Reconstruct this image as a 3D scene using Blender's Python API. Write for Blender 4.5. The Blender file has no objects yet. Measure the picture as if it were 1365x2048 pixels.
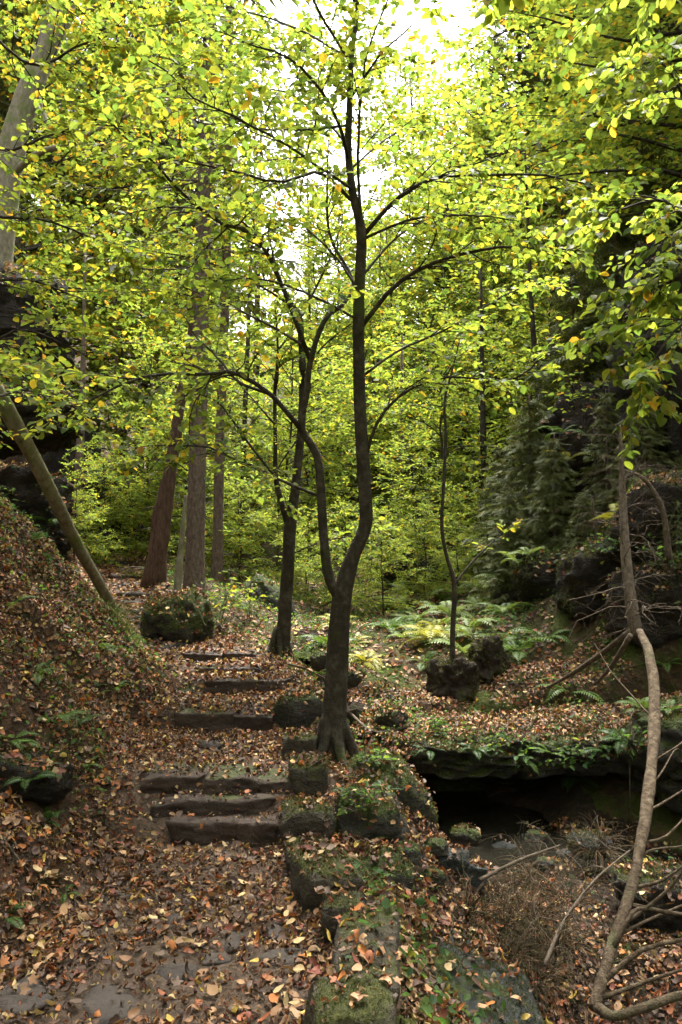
import bpy, bmesh, math, random
import numpy as np
from mathutils import Vector, Matrix
from mathutils.bvhtree import BVHTree

R = math.radians
sc = bpy.context.scene
COL = sc.collection
PITCH = R(2.0)
CAMZ = 1.6
FPX = 1639.0            # focal length in pixels of the 1365x2048 photograph

# ------------------------------------------------------------------ camera, sky, sun, exposure
cam_d = bpy.data.cameras.new('camera')
cam_d.sensor_fit = 'VERTICAL'; cam_d.sensor_height = 36.0; cam_d.lens = 36.0 * FPX / 2048.0
cam_d.clip_start = 0.05; cam_d.clip_end = 600.0
cam = bpy.data.objects.new('camera', cam_d); COL.objects.link(cam)
cam.location = (0, 0, CAMZ); cam.rotation_euler = (math.pi / 2 + PITCH, 0, 0)
sc.camera = cam

SUN_EL, SUN_AZ = R(64), R(14)       # azimuth clockwise from +Y (straight ahead)
world = bpy.data.worlds.new('World'); sc.world = world; world.use_nodes = True
wn, wl = world.node_tree.nodes, world.node_tree.links
bg = wn['Background']; bg.inputs['Strength'].default_value = 0.11
sky = wn.new('ShaderNodeTexSky'); sky.sky_type = 'NISHITA'; sky.sun_disc = False
sky.sun_elevation = SUN_EL; sky.sun_rotation = SUN_AZ; sky.dust_density = 4.0; sky.air_density = 1.0; sky.ozone_density = 0.6
hs = wn.new('ShaderNodeHueSaturation'); hs.inputs['Saturation'].default_value = 0.22     # white overcast
wl.new(sky.outputs['Color'], hs.inputs['Color']); wl.new(hs.outputs['Color'], bg.inputs['Color'])
sun_d = bpy.data.lights.new('sun', 'SUN'); sun_d.energy = 1.5; sun_d.angle = R(14); sun_d.color = (1.0, 0.95, 0.86)
sun = bpy.data.objects.new('sun', sun_d); COL.objects.link(sun)
sdir = Vector((math.sin(SUN_AZ) * math.cos(SUN_EL), math.cos(SUN_AZ) * math.cos(SUN_EL), math.sin(SUN_EL)))
sun.rotation_euler = sdir.to_track_quat('Z', 'Y').to_euler(); sun.location = (0, 0, 60)
sc.view_settings.view_transform = 'Standard'; sc.view_settings.look = 'None'
sc.view_settings.exposure = 3.15; sc.view_settings.gamma = 1.0; sc.view_settings.use_curve_mapping = False
sc.cycles.max_bounces = 8; sc.cycles.diffuse_bounces = 6; sc.cycles.transmission_bounces = 7; sc.cycles.use_adaptive_sampling = True; sc.cycles.adaptive_threshold = 0.03
sc.cycles.glossy_bounces = 2; sc.cycles.transparent_max_bounces = 8; sc.cycles.volume_bounces = 0
sc.cycles.use_denoising = True; sc.cycles.caustics_reflective = False; sc.cycles.caustics_refractive = False
sc.cycles.sample_clamp_indirect = 6.0

# ------------------------------------------------------------------ small maths
def lerp(a, b, t): return a + (b - a) * t
def sst(x, a, b):
    t = np.clip((np.asarray(x, float) - a) / (b - a), 0, 1); return t * t * (3 - 2 * t)
def nrm(v): return v / np.maximum(np.linalg.norm(v, axis=-1, keepdims=True), 1e-9)
def hash3(i, j, k, s):
    n = (i * 374761393 + j * 668265263 + k * 2147483647 + s * 1274126177) & 0xFFFFFFFF
    n = ((n ^ (n >> 13)) * 1274126177) & 0xFFFFFFFF
    n = ((n ^ (n >> 16)) * 2246822519) & 0xFFFFFFFF
    return ((n ^ (n >> 15)) & 0xFFFFFF) / float(0xFFFFFF) * 2 - 1
def vnoise(p, s=0):
    p = np.asarray(p, float); f = np.floor(p); i = f.astype(np.int64); t = p - f; t = t * t * (3 - 2 * t)
    o = 0
    for dx in (0, 1):
        wx = t[..., 0] if dx else 1 - t[..., 0]
        for dy in (0, 1):
            wy = t[..., 1] if dy else 1 - t[..., 1]
            for dz in (0, 1):
                wz = t[..., 2] if dz else 1 - t[..., 2]
                o = o + wx * wy * wz * hash3(i[..., 0] + dx, i[..., 1] + dy, i[..., 2] + dz, s)
    return o
def fbm(p, s=0, oct=3):
    a, o = 1.0, 0; p = np.asarray(p, float)
    for k in range(oct): o = o + a * vnoise(p * (2.03 ** k), s + k * 17); a *= 0.5
    return o
def n2(x, y, f, s=0, oct=3):
    x, y = np.broadcast_arrays(np.asarray(x, float), np.asarray(y, float))
    return fbm(np.stack([x * f, y * f, np.zeros_like(x)], -1), s, oct)

# a picture direction and a real distance give a place in the wood
def slope(py):
    v = (1024 - py) / FPX
    return (math.sin(PITCH) + v * math.cos(PITCH)) / (math.cos(PITCH) - v * math.sin(PITCH))
def at(px, py, Y):
    v = (1024 - py) / FPX
    s = Y / (math.cos(PITCH) - v * math.sin(PITCH))
    return np.array([(px - 682.5) / FPX * s, Y, CAMZ + Y * slope(py)])

# ------------------------------------------------------------------ mesh helpers
def mk_mesh(name, V, F, cols=None, smooth=False):
    V = np.ascontiguousarray(V, np.float32)
    Fs = F if isinstance(F, list) else [F]
    Fs = [np.asarray(f, np.int32) for f in Fs if len(f)]
    loops = np.concatenate([f.ravel() for f in Fs]); tot = np.concatenate([np.full(len(f), f.shape[1], np.int32) for f in Fs])
    st = np.concatenate([[0], np.cumsum(tot)[:-1]]).astype(np.int32)
    me = bpy.data.meshes.new(name)
    me.vertices.add(len(V)); me.vertices.foreach_set('co', V.ravel())
    me.loops.add(len(loops)); me.loops.foreach_set('vertex_index', loops)
    me.polygons.add(len(tot)); me.polygons.foreach_set('loop_start', st)
    try: me.polygons.foreach_set('loop_total', tot)
    except Exception: pass
    if smooth: me.polygons.foreach_set('use_smooth', np.ones(len(tot), bool))
    if cols is not None:
        a = me.color_attributes.new('Col', 'FLOAT_COLOR', 'POINT')
        c = np.ones((len(V), 4), np.float32); c[:, :3] = cols
        a.data.foreach_set('color', c.ravel())
    me.update(calc_edges=True)
    return me
def obj(name, me, mat=None, parent=None):
    o = bpy.data.objects.new(name, me); COL.objects.link(o)
    if mat is not None and not me.materials: me.materials.append(mat)
    if parent is not None: o.parent = parent
    return o
def tag(o, label, cat, group=None):
    o['label'] = label; o['category'] = cat
    if group: o['group'] = group
    return o
def thing(name, label, cat, loc=(0, 0, 0), group=None):
    o = bpy.data.objects.new(name, None); COL.objects.link(o); o.location = loc; o.empty_display_size = 0.1
    return tag(o, label, cat, group)
def part(name, V, F, mat, parent, cols=None, smooth=False, kind=None):
    V = np.asarray(V, float) - np.array(parent.location)
    o = obj(name, mk_mesh(name, V, F, cols, smooth), mat, parent)
    if kind: o['kind'] = kind
    return o
def single(name, V, F, mat, label, cat, group=None, base=None, cols=None, smooth=False):
    V = np.asarray(V, float)
    if base is None: base = np.array([*((V.min(0) + V.max(0)) / 2)[:2], V[:, 2].min()])
    o = obj(name, mk_mesh(name, V - base, F, cols, smooth), mat); o.location = base
    return tag(o, label, cat, group)
def copy_tree(o, parent=None):
    c = o.copy(); COL.objects.link(c)
    if parent is not None: c.parent = parent
    for ch in list(o.children): copy_tree(ch, c)
    return c

class Acc:
    def __init__(s): s.V = []; s.F = {3: [], 4: []}; s.C = []; s.n = 0
    def add(s, V, F, C=None):
        V = np.asarray(V, float).reshape(-1, 3)
        for f in (F if isinstance(F, list) else [F]):
            f = np.asarray(f)
            if len(f): s.F[f.shape[1]].append(f + s.n)
        s.V.append(V); s.n += len(V)
        if C is not None: s.C.append(np.broadcast_to(C, V.shape))
    def get(s):
        return np.concatenate(s.V), [np.concatenate(v) for v in s.F.values() if v], (np.concatenate(s.C) if s.C else None)

def resample(P, n):
    P = np.asarray(P, float)
    Q = np.vstack([2 * P[0] - P[1], P, 2 * P[-1] - P[-2]])
    m = len(P) - 1; out = []
    for u in np.linspace(0, m, n):
        i = min(int(u), m - 1); t = u - i
        p0, p1, p2, p3 = Q[i], Q[i + 1], Q[i + 2], Q[i + 3]
        out.append(0.5 * (2 * p1 + (p2 - p0) * t + (2 * p0 - 5 * p1 + 4 * p2 - p3) * t * t + (3 * p1 - p0 - 3 * p2 + p3) * t ** 3))
    return np.array(out)
def tubes(P, Rr, k, lump=0.0, seed=0, cap=True):
    """N tubes at once: P (N,n,3), Rr (N,n)"""
    P = np.asarray(P, float); Rr = np.asarray(Rr, float); N, n, _ = P.shape
    T = np.gradient(P, axis=1); T = nrm(T)
    ref = np.where(np.abs(T[:, :1, 2:3]) > 0.75, np.array([1.0, 0, 0]), np.array([0, 0, 1.0]))
    ref = np.broadcast_to(ref, T.shape)
    A = nrm(np.cross(T, ref)); B = np.cross(T, A)
    a = np.arange(k) * 2 * math.pi / k
    ring = A[:, :, None] * np.cos(a)[None, None, :, None] + B[:, :, None] * np.sin(a)[None, None, :, None]
    rad = np.broadcast_to(Rr[:, :, None], (N, n, k)).copy()
    if lump:
        q = P[:, :, None] + ring * 0.2
        rad *= 1 + lump * fbm(q * 5.0, seed, 2)
    V = P[:, :, None] + ring * rad[..., None]
    base = np.arange(N)[:, None, None] * (n * k) + np.arange(n - 1)[None, :, None] * k
    j = np.arange(k)[None, None, :]; j2 = (np.arange(k) + 1)[None, None, :] % k
    F = np.stack([base + j, base + j2, base + k + j2, base + k + j], -1).reshape(-1, 4)
    return V.reshape(-1, 3), F
def tube1(P, r, k=10, n=None, lump=0.0, seed=0):
    P = np.asarray(P, float); r = np.asarray(r, float) * np.ones(len(P))
    if n:
        r = np.interp(np.linspace(0, len(P) - 1, n), np.arange(len(P)), r); P = resample(P, n)
    V, F = tubes(P[None], r[None], k, lump, seed)
    # close both ends
    V = np.vstack([V, P[0], P[-1]]); m = len(V); n_ = len(P); j = np.arange(k); j2 = (j + 1) % k
    c0 = np.stack([np.full(k, m - 2), j2, j], -1); c1 = np.stack([np.full(k, m - 1), (n_ - 1) * k + j, (n_ - 1) * k + j2], -1)
    return V, [F, np.vstack([c0, c1])]

# ------------------------------------------------------------------ materials
def mat_new(name, rough=0.8, spec=0.2):
    m = bpy.data.materials.new(name); m.use_nodes = True
    n, l = m.node_tree.nodes, m.node_tree.links
    b = n['Principled BSDF']; b.inputs['Roughness'].default_value = rough; b.inputs['Specular IOR Level'].default_value = spec
    return m, n, l, b
def noise(n, l, co, scale, detail=4, rough=0.6):
    t = n.new('ShaderNodeTexNoise'); t.inputs['Scale'].default_value = scale; t.inputs['Detail'].default_value = detail; t.inputs['Roughness'].default_value = rough
    if co is not None: l.new(co, t.inputs['Vector'])
    return t.outputs['Fac']
def ramp(n, l, fac, stops):
    r = n.new('ShaderNodeValToRGB'); e = r.color_ramp.elements
    while len(e) < len(stops): e.new(0.5)
    for i, (p, c) in enumerate(stops): e[i].position = p; e[i].color = (*c, 1)
    l.new(fac, r.inputs['Fac']); return r.outputs['Color']
def mixc(n, l, fac, a, b):
    m = n.new('ShaderNodeMix'); m.data_type = 'RGBA'
    if hasattr(fac, 'is_linked'): l.new(fac, m.inputs[0])
    else: m.inputs[0].default_value = fac
    for s, v in ((m.inputs[6], a), (m.inputs[7], b)):
        if hasattr(v, 'is_linked'): l.new(v, s)
        else: s.default_value = (*v, 1)
    return m.outputs[2]
def math_(n, l, op, a, b=None):
    m = n.new('ShaderNodeMath'); m.operation = op
    for i, v in enumerate((a, b)):
        if v is None: continue
        if hasattr(v, 'is_linked'): l.new(v, m.inputs[i])
        else: m.inputs[i].default_value = v
    return m.outputs[0]
def bump(n, l, b, h, strength, dist):
    k = n.new('ShaderNodeBump'); k.inputs['Strength'].default_value = strength; k.inputs['Distance'].default_value = dist
    l.new(h, k.inputs['Height']); l.new(k.outputs['Normal'], b.inputs['Normal'])
def geo_pos(n): return n.new('ShaderNodeNewGeometry').outputs['Position']

def stony(name, stone, moss, thr, wet=0.75, mossgain=5.0, nscale=7.0, bstr=1.0, bdist=0.05):
    """rough stone that carries moss on its upward faces"""
    m, n, l, b = mat_new(name, wet, 0.25)
    g = n.new('ShaderNodeNewGeometry'); p = g.outputs['Position']
    sep = n.new('ShaderNodeSeparateXYZ'); l.new(g.outputs['Normal'], sep.inputs[0])
    big = noise(n, l, p, 2.6, 5, 0.65); fine = noise(n, l, p, 26, 6, 0.7); lay = n.new('ShaderNodeMapping'); lay.inputs['Scale'].default_value = (1, 1, 2.4)
    l.new(p, lay.inputs[0]); strata = noise(n, l, lay.outputs[0], nscale, 5, 0.6)
    sc_ = ramp(n, l, strata, [(0.3, tuple(c * 0.5 for c in stone)), (0.52, stone), (0.75, tuple(min(1, c * 1.7) for c in stone))])
    sc_ = mixc(n, l, math_(n, l, 'MULTIPLY', fine, 0.6), sc_, tuple(c * 0.45 for c in stone))
    mc = ramp(n, l, noise(n, l, p, 40, 4, 0.7), [(0.3, tuple(c * 0.4 for c in moss)), (0.55, moss), (0.8, (moss[0] * 1.9, moss[1] * 1.6, moss[2] * 1.2))])
    f = math_(n, l, 'ADD', sep.outputs['Z'], math_(n, l, 'MULTIPLY', math_(n, l, 'SUBTRACT', big, 0.5), 3.2))
    f = math_(n, l, 'MULTIPLY', math_(n, l, 'SUBTRACT', f, thr), mossgain)
    cl = n.new('ShaderNodeClamp'); l.new(f, cl.inputs[0])
    l.new(mixc(n, l, cl.outputs[0], sc_, mc), b.inputs['Base Color'])
    bump(n, l, b, math_(n, l, 'ADD', math_(n, l, 'MULTIPLY', strata, 1.2), fine), bstr, bdist)
    return m
M = {}
M['step'] = stony('step_sandstone', (0.052, 0.035, 0.025), (0.045, 0.052, 0.014), 1.0, 0.75, 4.0, 3.0, 0.7, 0.02)
M['kerb'] = stony('mossy_kerb_stone', (0.07, 0.058, 0.04), (0.06, 0.066, 0.016), 0.6, 0.8, 3.0)
M['rock'] = stony('mossy_rock', (0.055, 0.05, 0.04), (0.045, 0.062, 0.012), 0.4, 0.8, 3.0)
M['mossrock'] = stony('thickly_mossed_rock', (0.05, 0.045, 0.035), (0.052, 0.066, 0.014), -0.15, 0.85, 2.5)
M['cliff'] = stony('dark_cliff_rock', (0.042, 0.034, 0.026), (0.04, 0.055, 0.012), 0.6, 0.9, 3.0, 8.0, 1.0, 0.09)
M['slab'] = stony('wet_grey_slab', (0.05, 0.055, 0.05), (0.05, 0.065, 0.014), 1.0, 0.45)
M['paver'] = stony('trodden_stone', (0.06, 0.047, 0.037), (0.06, 0.06, 0.02), 1.5, 0.7, 5, 3.0, .6, .02)

def ground_mat(name, cols, moss, mthr, far):
    m, n, l, b = mat_new(name, 0.95, 0.1)
    p = geo_pos(n)
    f1 = noise(n, l, p, 3.0, 6, 0.7); f2 = noise(n, l, p, 30, 5, 0.75)
    v = n.new('ShaderNodeTexVoronoi'); v.inputs['Scale'].default_value = 17; l.new(p, v.inputs['Vector'])
    c = ramp(n, l, f2, [(0.25, cols[0]), (0.5, cols[1]), (0.75, cols[2])])
    # leaf-sized flecks
    sepc = n.new('ShaderNodeSeparateColor'); l.new(v.outputs['Color'], sepc.inputs[0])
    lc = ramp(n, l, sepc.outputs[0], [(0.0, (0.04, 0.024, 0.015)), (0.4, (0.12, 0.072, 0.042)), (0.75, (0.2, 0.125, 0.075)), (1.0, (0.2, 0.085, 0.035))])
    c = mixc(n, l, far, c, lc)
    mm = math_(n, l, 'MULTIPLY', math_(n, l, 'SUBTRACT', f1, mthr), 9.0)
    cl = n.new('ShaderNodeClamp'); l.new(mm, cl.inputs[0])
    mc = ramp(n, l, f2, [(0.3, tuple(k * 0.5 for k in moss)), (0.7, moss)])
    l.new(mixc(n, l, cl.outputs[0], c, mc), b.inputs['Base Color'])
    bump(n, l, b, math_(n, l, 'ADD', f2, v.outputs['Distance']), 0.8, 0.025)
    return m
M['path'] = ground_mat('trodden_earth', [(0.03, 0.022, 0.016), (0.075, 0.055, 0.04), (0.125, 0.095, 0.07)], (0.045, 0.05, 0.014), 0.72, 0.06)
M['bank'] = ground_mat('leafy_bank_soil', [(0.01, 0.007, 0.005), (0.024, 0.017, 0.011), (0.048, 0.034, 0.021)], (0.03, 0.043, 0.009), 0.53, 0.25)
M['floor'] = ground_mat('mossy_valley_soil', [(0.012, 0.01, 0.006), (0.03, 0.024, 0.014), (0.055, 0.044, 0.026)], (0.05, 0.062, 0.014), 0.44, 0.22)
M['bed'] = ground_mat('stream_bed_mud', [(0.008, 0.006, 0.005), (0.018, 0.014, 0.01), (0.035, 0.027, 0.018)], (0.024, 0.032, 0.008), 0.55, 0.05)

def bark(name, dark, mid, light, moss, mthr, stretch=6.0, scale=9.0, b_str=1.0):
    m, n, l, b = mat_new(name, 0.9, 0.15)
    tc = n.new('ShaderNodeTexCoord').outputs['Object']; mp = n.new('ShaderNodeMapping'); mp.inputs['Scale'].default_value = (stretch, stretch, 1.0)
    l.new(tc, mp.inputs[0])
    f = noise(n, l, mp.outputs[0], scale, 5, 0.7); g = noise(n, l, tc, 3.0, 4, 0.7); h = noise(n, l, tc, 45, 3, 0.7)
    c = ramp(n, l, f, [(0.28, dark), (0.5, mid), (0.75, light)])
    c = mixc(n, l, math_(n, l, 'MULTIPLY', h, 0.5), c, dark)
    cl = n.new('ShaderNodeClamp'); l.new(math_(n, l, 'MULTIPLY', math_(n, l, 'SUBTRACT', g, mthr), 7.0), cl.inputs[0])
    l.new(mixc(n, l, cl.outputs[0], c, moss), b.inputs['Base Color'])
    bump(n, l, b, math_(n, l, 'ADD', f, math_(n, l, 'MULTIPLY', h, 0.4)), b_str, 0.02)
    return m
M['beech'] = bark('beech_bark', (0.018, 0.015, 0.01), (0.045, 0.037, 0.026), (0.12, 0.105, 0.075), (0.05, 0.062, 0.014), 0.55, 1.2, 11, 1.0)
M['spruce'] = bark('spruce_bark', (0.055, 0.04, 0.03), (0.15, 0.112, 0.085), (0.27, 0.21, 0.165), (0.1, 0.105, 0.055), 0.62, 2.2, 13, 1.0)
M['rot'] = bark('rotten_wood', (0.035, 0.02, 0.014), (0.11, 0.065, 0.042), (0.2, 0.14, 0.1), (0.06, 0.075, 0.02), 0.6, 7, 6, 1.0)
M['stump'] = bark('old_stump_wood', (0.009, 0.007, 0.005), (0.026, 0.019, 0.013), (0.06, 0.044, 0.03), (0.035, 0.043, 0.011), 0.5, 1.2, 9, 1.0)
M['log'] = bark('fallen_log_bark', (0.09, 0.075, 0.05), (0.22, 0.2, 0.13), (0.36, 0.33, 0.24), (0.12, 0.15, 0.04), 0.52, 2, 9, 0.8)
M['bare'] = bark('bare_pole_bark', (0.03, 0.021, 0.013), (0.095, 0.068, 0.043), (0.22, 0.17, 0.115), (0.09, 0.09, 0.045), 0.58, 1.3, 22, 1.0)
M['dead'] = bark('dead_twig_bark', (0.045, 0.033, 0.024), (0.11, 0.085, 0.06), (0.2, 0.16, 0.12), (0.08, 0.08, 0.04), 0.7, 2, 20, 0.5)

def leaf_mat(name, tr=0.5, gain=1.0, rough=0.45, spec=0.35):
    m = bpy.data.materials.new(name); m.use_nodes = True
    n, l = m.node_tree.nodes, m.node_tree.links
    b = n['Principled BSDF']; b.inputs['Roughness'].default_value = rough; b.inputs['Specular IOR Level'].default_value = spec
    a = n.new('ShaderNodeAttribute'); a.attribute_name = 'Col'
    t = n.new('ShaderNodeBsdfTranslucent')
    g = n.new('ShaderNodeMix'); g.data_type = 'RGBA'; g.blend_type = 'MULTIPLY'; g.inputs[0].default_value = 1.0
    l.new(a.outputs['Color'], g.inputs[6]); g.inputs[7].default_value = (1.45 * gain, 1.35 * gain, 0.8 * gain, 1)
    l.new(a.outputs['Color'], b.inputs['Base Color']); l.new(g.outputs[2], t.inputs['Color'])
    mx = n.new('ShaderNodeMixShader'); mx.inputs[0].default_value = tr
    l.new(b.outputs[0], mx.inputs[1]); l.new(t.outputs[0], mx.inputs[2])
    l.new(mx.outputs[0], n['Material Output'].inputs['Surface'])
    return m
M['leaf'] = leaf_mat('green_leaf', 0.64, 1.22, .55, .2)
M['litter'] = leaf_mat('dry_leaf', 0.12, 0.8, 0.6, 0.25)
M['needle'] = leaf_mat('spruce_needles', 0.2, 0.9, 0.6, 0.2)
M['frond'] = leaf_mat('fern_frond', 0.4, 1.0, 0.5, 0.25)
M['straw'] = leaf_mat('dry_grass', 0.25, 0.8, 0.7, 0.15)
m, n, l, b = mat_new('stream_water', 0.06, 0.5); M['water'] = m
b.inputs['Base Color'].default_value = (0.012, 0.011, 0.008, 1); b.inputs['IOR'].default_value = 1.33
bump(n, l, b, noise(n, l, geo_pos(n), 9, 3, 0.5), 0.25, 0.03)

# ------------------------------------------------------------------ the lie of the land
STEPS = [  # Y, z below, z above, left px, right px
    (4.37, 0.00, 0.11, 338, 552), (4.50, 0.11, 0.19, 303, 552), (4.63, 0.19, 0.27, 285, 655),
    (5.70, 0.275, 0.412, 352, 545), (6.35, 0.415, 0.52, 408, 577), (6.65, 0.52, 0.57, 398, 520), (7.00, 0.575, 0.64, 365, 512)]
py_, pz_ = [-20, 0, 3.0], [-1.2, -0.02, 0.0]
for (Y, a, b_, _, _) in STEPS: py_ += [Y + 0.03, Y + 0.10]; pz_ += [a, b_ - 0.012]
py_ += [9, 12.5, 15, 20, 40, 120]; pz_ += [0.74, 1.09, 1.34, 1.95, 5.5, 30]
CY = [-20, 1, 2.8, 4.37, 4.8, 5.7, 6.3, 7.1, 9, 12.5, 15, 20, 40, 120]
XL = [-1.3, -1.25, -1.22, -1.15, -1.25, -1.3, -1.22, -1.45, -2.5, -3.75, -4.5, -6, -10, -24]
XR = [0.0, -0.02, -0.03, -0.18, -0.12, -0.45, -0.4, -0.72, -1.93, -3.15, -3.9, -5.3, -9, -23]
GY = [-20, 2, 3.5, 4.5, 5.25, 5.6, 6.4, 7.35, 7.5, 8, 9, 10, 15, 25, 60, 120]
GX = [1.2, 1.2, 1.25, 1.2, 1.17, 1.15, 0.7, 0.4, 0.3, 0.0, -0.2, -0.15, 0.4, 1.5, 5, 9]
GZ = [-1.5, -0.74, -0.6, -0.46, -0.52, -0.66, -0.62, -0.55, 0.06, 0.2, 0.38, 0.5, 1.05, 2.6, 12, 32]
LB = ([0, .15, .5, 1, 1.6, 2.2, 3, 4, 6, 12, 40, 140], [0, .05, .33, .82, 1.42, 1.9, 2.9, 4.3, 6.6, 12, 34, 80])
RB = ([0, .8, 1.5, 2.2, 2.6, 3.2, 4.5, 6, 12, 40, 140], [0, .02, .1, .3, .6, 1.4, 3.0, 4.4, 9, 30, 80])
NB = ([0, .5, 1.0, 1.6, 2.4, 4, 8, 40, 140], [0, .03, .12, .35, .9, 2.2, 4.5, 24, 60])
def H(x, y):
    x, y = np.broadcast_arrays(np.asarray(x, float), np.asarray(y, float))
    zp = np.interp(y, py_, pz_); xl = np.interp(y, CY, XL); xr = np.interp(y, CY, XR)
    xg = np.interp(y, GY, GX); zg = np.interp(y, GY, GZ)
    wob = n2(x, y, 1.3, 5, 2) * 0.12
    dl = np.maximum(xl + wob - x, 0)
    left = zp + np.interp(dl, *LB)
    # from the kerb down to the gully
    t = sst(x, xr + 0.22, np.maximum(xg - 0.25, xr + 0.6))
    slopez = lerp(zp, zg, t)
    dr = np.maximum(x - xg, 0)
    rb = np.where(y > 6.9, 0, 0) + np.interp(dr, *RB); nb = np.interp(dr, *NB)
    k = sst(y + n2(x, y, 2.0, 8, 2) * 0.06 + .7 * (1 - sst(x, .1, .5)) + .5 * sst(x, 2.2, 2.6), 7.3, 7.5)
    right = zg + lerp(nb, rb, k)
    h = np.where(x < xl + wob, left, np.where(x < xg, slopez, right))
    onp = sst(x, xl - 0.15, xl + 0.1) * (1 - sst(x, xr - 0.05, xr + 0.3))
    amp = lerp(0.075, 0.010, onp) * (1 + np.clip((y - 9) / 10, 0, 4))
    h = h + amp * n2(x, y, 2.2, 1, 4) + (1 - onp) * 0.35 * np.clip((y - 9) / 8, 0, 3) * n2(x, y, 0.35, 3, 2) + 0.012 * n2(x, y, 9, 4, 2)
    # path dished and rough
    h = h + onp * 0.012 * n2(x, y, 5, 6, 2)
    return h
def Hs(x, y): return float(H(np.array([x]), np.array([y]))[0])
def ground_at(px, py, y0=2.0, y1=40.0):
    """first place where the line of sight through a picture point meets the ground"""
    Y = np.concatenate([np.arange(y0, 14, 0.02), np.arange(14, y1, 0.1)])
    v = (1024 - py) / FPX; s = Y / (math.cos(PITCH) - v * math.sin(PITCH))
    X = (px - 682.5) / FPX * s; Z = CAMZ + Y * slope(py)
    hit = np.nonzero(Z < H(X, Y))[0]
    i = hit[0] if len(hit) else len(Y) - 1
    return np.array([X[i], Y[i], float(H(X[i:i + 1], Y[i:i + 1])[0])])

def axis(lo, hi, a, b, d, g):
    c = list(np.arange(a, b, d)); s = d
    while c[-1] < hi: s *= g; c.append(c[-1] + s)
    s = d; pre = []; x = a
    while x > lo: s *= g; x -= s; pre.append(x)
    return np.array(pre[::-1] + c)
gx = axis(-70, 70, -3.6, 3.8, 0.04, 1.07); gy = axis(-25, 110, 1.6, 8.5, 0.04, 1.05)
GXX, GYY = np.meshgrid(gx, gy); GH = H(GXX, GYY)
nx, ny = len(gx), len(gy)
GV = np.stack([GXX, GYY, GH], -1).reshape(-1, 3)
ii, jj = np.meshgrid(np.arange(nx - 1), np.arange(ny - 1)); a0 = (jj * nx + ii).ravel()
GF = np.stack([a0, a0 + 1, a0 + nx + 1, a0 + nx], -1)
fc = GV[GF].mean(1); fx, fy = fc[:, 0], fc[:, 1]
xl, xr, xg = np.interp(fy, CY, XL), np.interp(fy, CY, XR), np.interp(fy, GY, GX)
wb = n2(fx, fy, 3, 9, 2) * 0.08
is_path = (fx > xl - 0.02 + wb) & (fx < xr + 0.12 + wb * .5) & (fy < 40)
is_bed = (~is_path) & (np.abs(fx - xg + 0.1) < np.where(fy < 6.9, 1.3, 0.3) + wb) & (fx > xr + 0.5)
is_left = (~is_path) & (~is_bed) & (fx < xr); is_right = ~(is_path | is_bed | is_left)
def struct(name, mask, mat):
    f = GF[mask]; u, inv = np.unique(f, return_inverse=True)
    o = obj(name, mk_mesh(name, GV[u], inv.reshape(f.shape), None, True), mat); o['kind'] = 'structure'; return o
footpath = struct('footpath', is_path, M['path']); struct('left_bank', is_left, M['bank'])
struct('right_bank', is_right, M['floor']); struct('stream_bed', is_bed, M['bed'])

# one collider for everything that leaf litter can lie on
coll = Acc()
coll.add(GV[:, :3], GF); NGROUND = len(GF)

# stream: a still pool under the ledge and a little run farther up
def water(name, pts):
    c = np.mean(pts, 0); n_ = len(pts)
    V = np.vstack([c, pts]); F = np.array([[0, 1 + i, 1 + (i + 1) % n_] for i in range(n_)])
    o = obj(name, mk_mesh(name, V, F), M['water']); o['kind'] = 'structure'
wz = -0.535
water('stream', np.array([(x, y, wz) for x, y in [(.3, 4.85), (.8, 4.75), (1.4, 4.8), (2.1, 4.9), (2.4, 5.8), (2.4, 7.2), (1.2, 7.3), (.4, 6.8), (.25, 5.8)]]))
water('stream_run', np.array([(x, y, 0.4 + 0.05 * (y - 9)) for x, y in [(-.55, 8.6), (.1, 8.5), (.2, 9.4), (.1, 10.4), (-.45, 10.4), (-.5, 9.4)]]))

# ------------------------------------------------------------------ rocks
def ico(sub):
    bm = bmesh.new(); bmesh.ops.create_icosphere(bm, subdivisions=sub, radius=1.0)
    V = np.array([v.co[:] for v in bm.verts]); F = np.array([[v.index for v in f.verts] for f in bm.faces]); bm.free(); return V, F
ICO = {s: ico(s) for s in (2, 3, 4, 5)}
def rock_shape(c, size, seed, boxy=0.5, rotz=0.0, rough=0.12, sub=4, tilt=(0, 0), strata=0.03, cuts=11):
    V, F = ICO[sub]; V = V.copy()
    cube = V / np.abs(V).max(1, keepdims=True)
    V = lerp(V, cube * 0.86, boxy)
    rc = np.random.default_rng(seed * 13 + 1)
    for q in range(cuts):
        nn = nrm(rc.normal(0, 1, 3)); sd = (V @ nn); d_ = sd.max() * rc.uniform(.78, .95); V = V - np.maximum(sd - d_, 0)[:, None] * nn
    V = V * (1 + rough * fbm(V * 1.3 + seed * 7.1, seed, 4)[:, None] + (0.4 if max(size) < 1.25 else .75) * rough * fbm(V * (6 if max(size) < 1.25 else 9) + seed, seed + 3, 3)[:, None])
    V = V * np.array(size) * 0.5
    if strata: V[:, :2] *= (1 + strata * np.sin((V[:, 2] + .06 * fbm(V * 2.5, seed + 9, 2)) * (16 + seed % 7))[:, None] * (1 + 1.2 * fbm(V * 2, seed + 4, 2))[:, None])
    Rm = (Matrix.Rotation(rotz, 3, 'Z') @ Matrix.Rotation(tilt[0], 3, 'X') @ Matrix.Rotation(tilt[1], 3, 'Y'))
    V = V @ np.array(Rm).T + np.array(c)
    return V, F
def rock(name, c, size, seed, mat, label, cat='rock', group=None, collide=True, **kw):
    V, F = rock_shape(c, size, seed, **kw)
    if collide: coll.add(V, F)
    return single(name, V, F, M[mat], label, cat, group, smooth=True)
def xat(px, Y, py=1500): return at(px, py, Y)[0]

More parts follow.
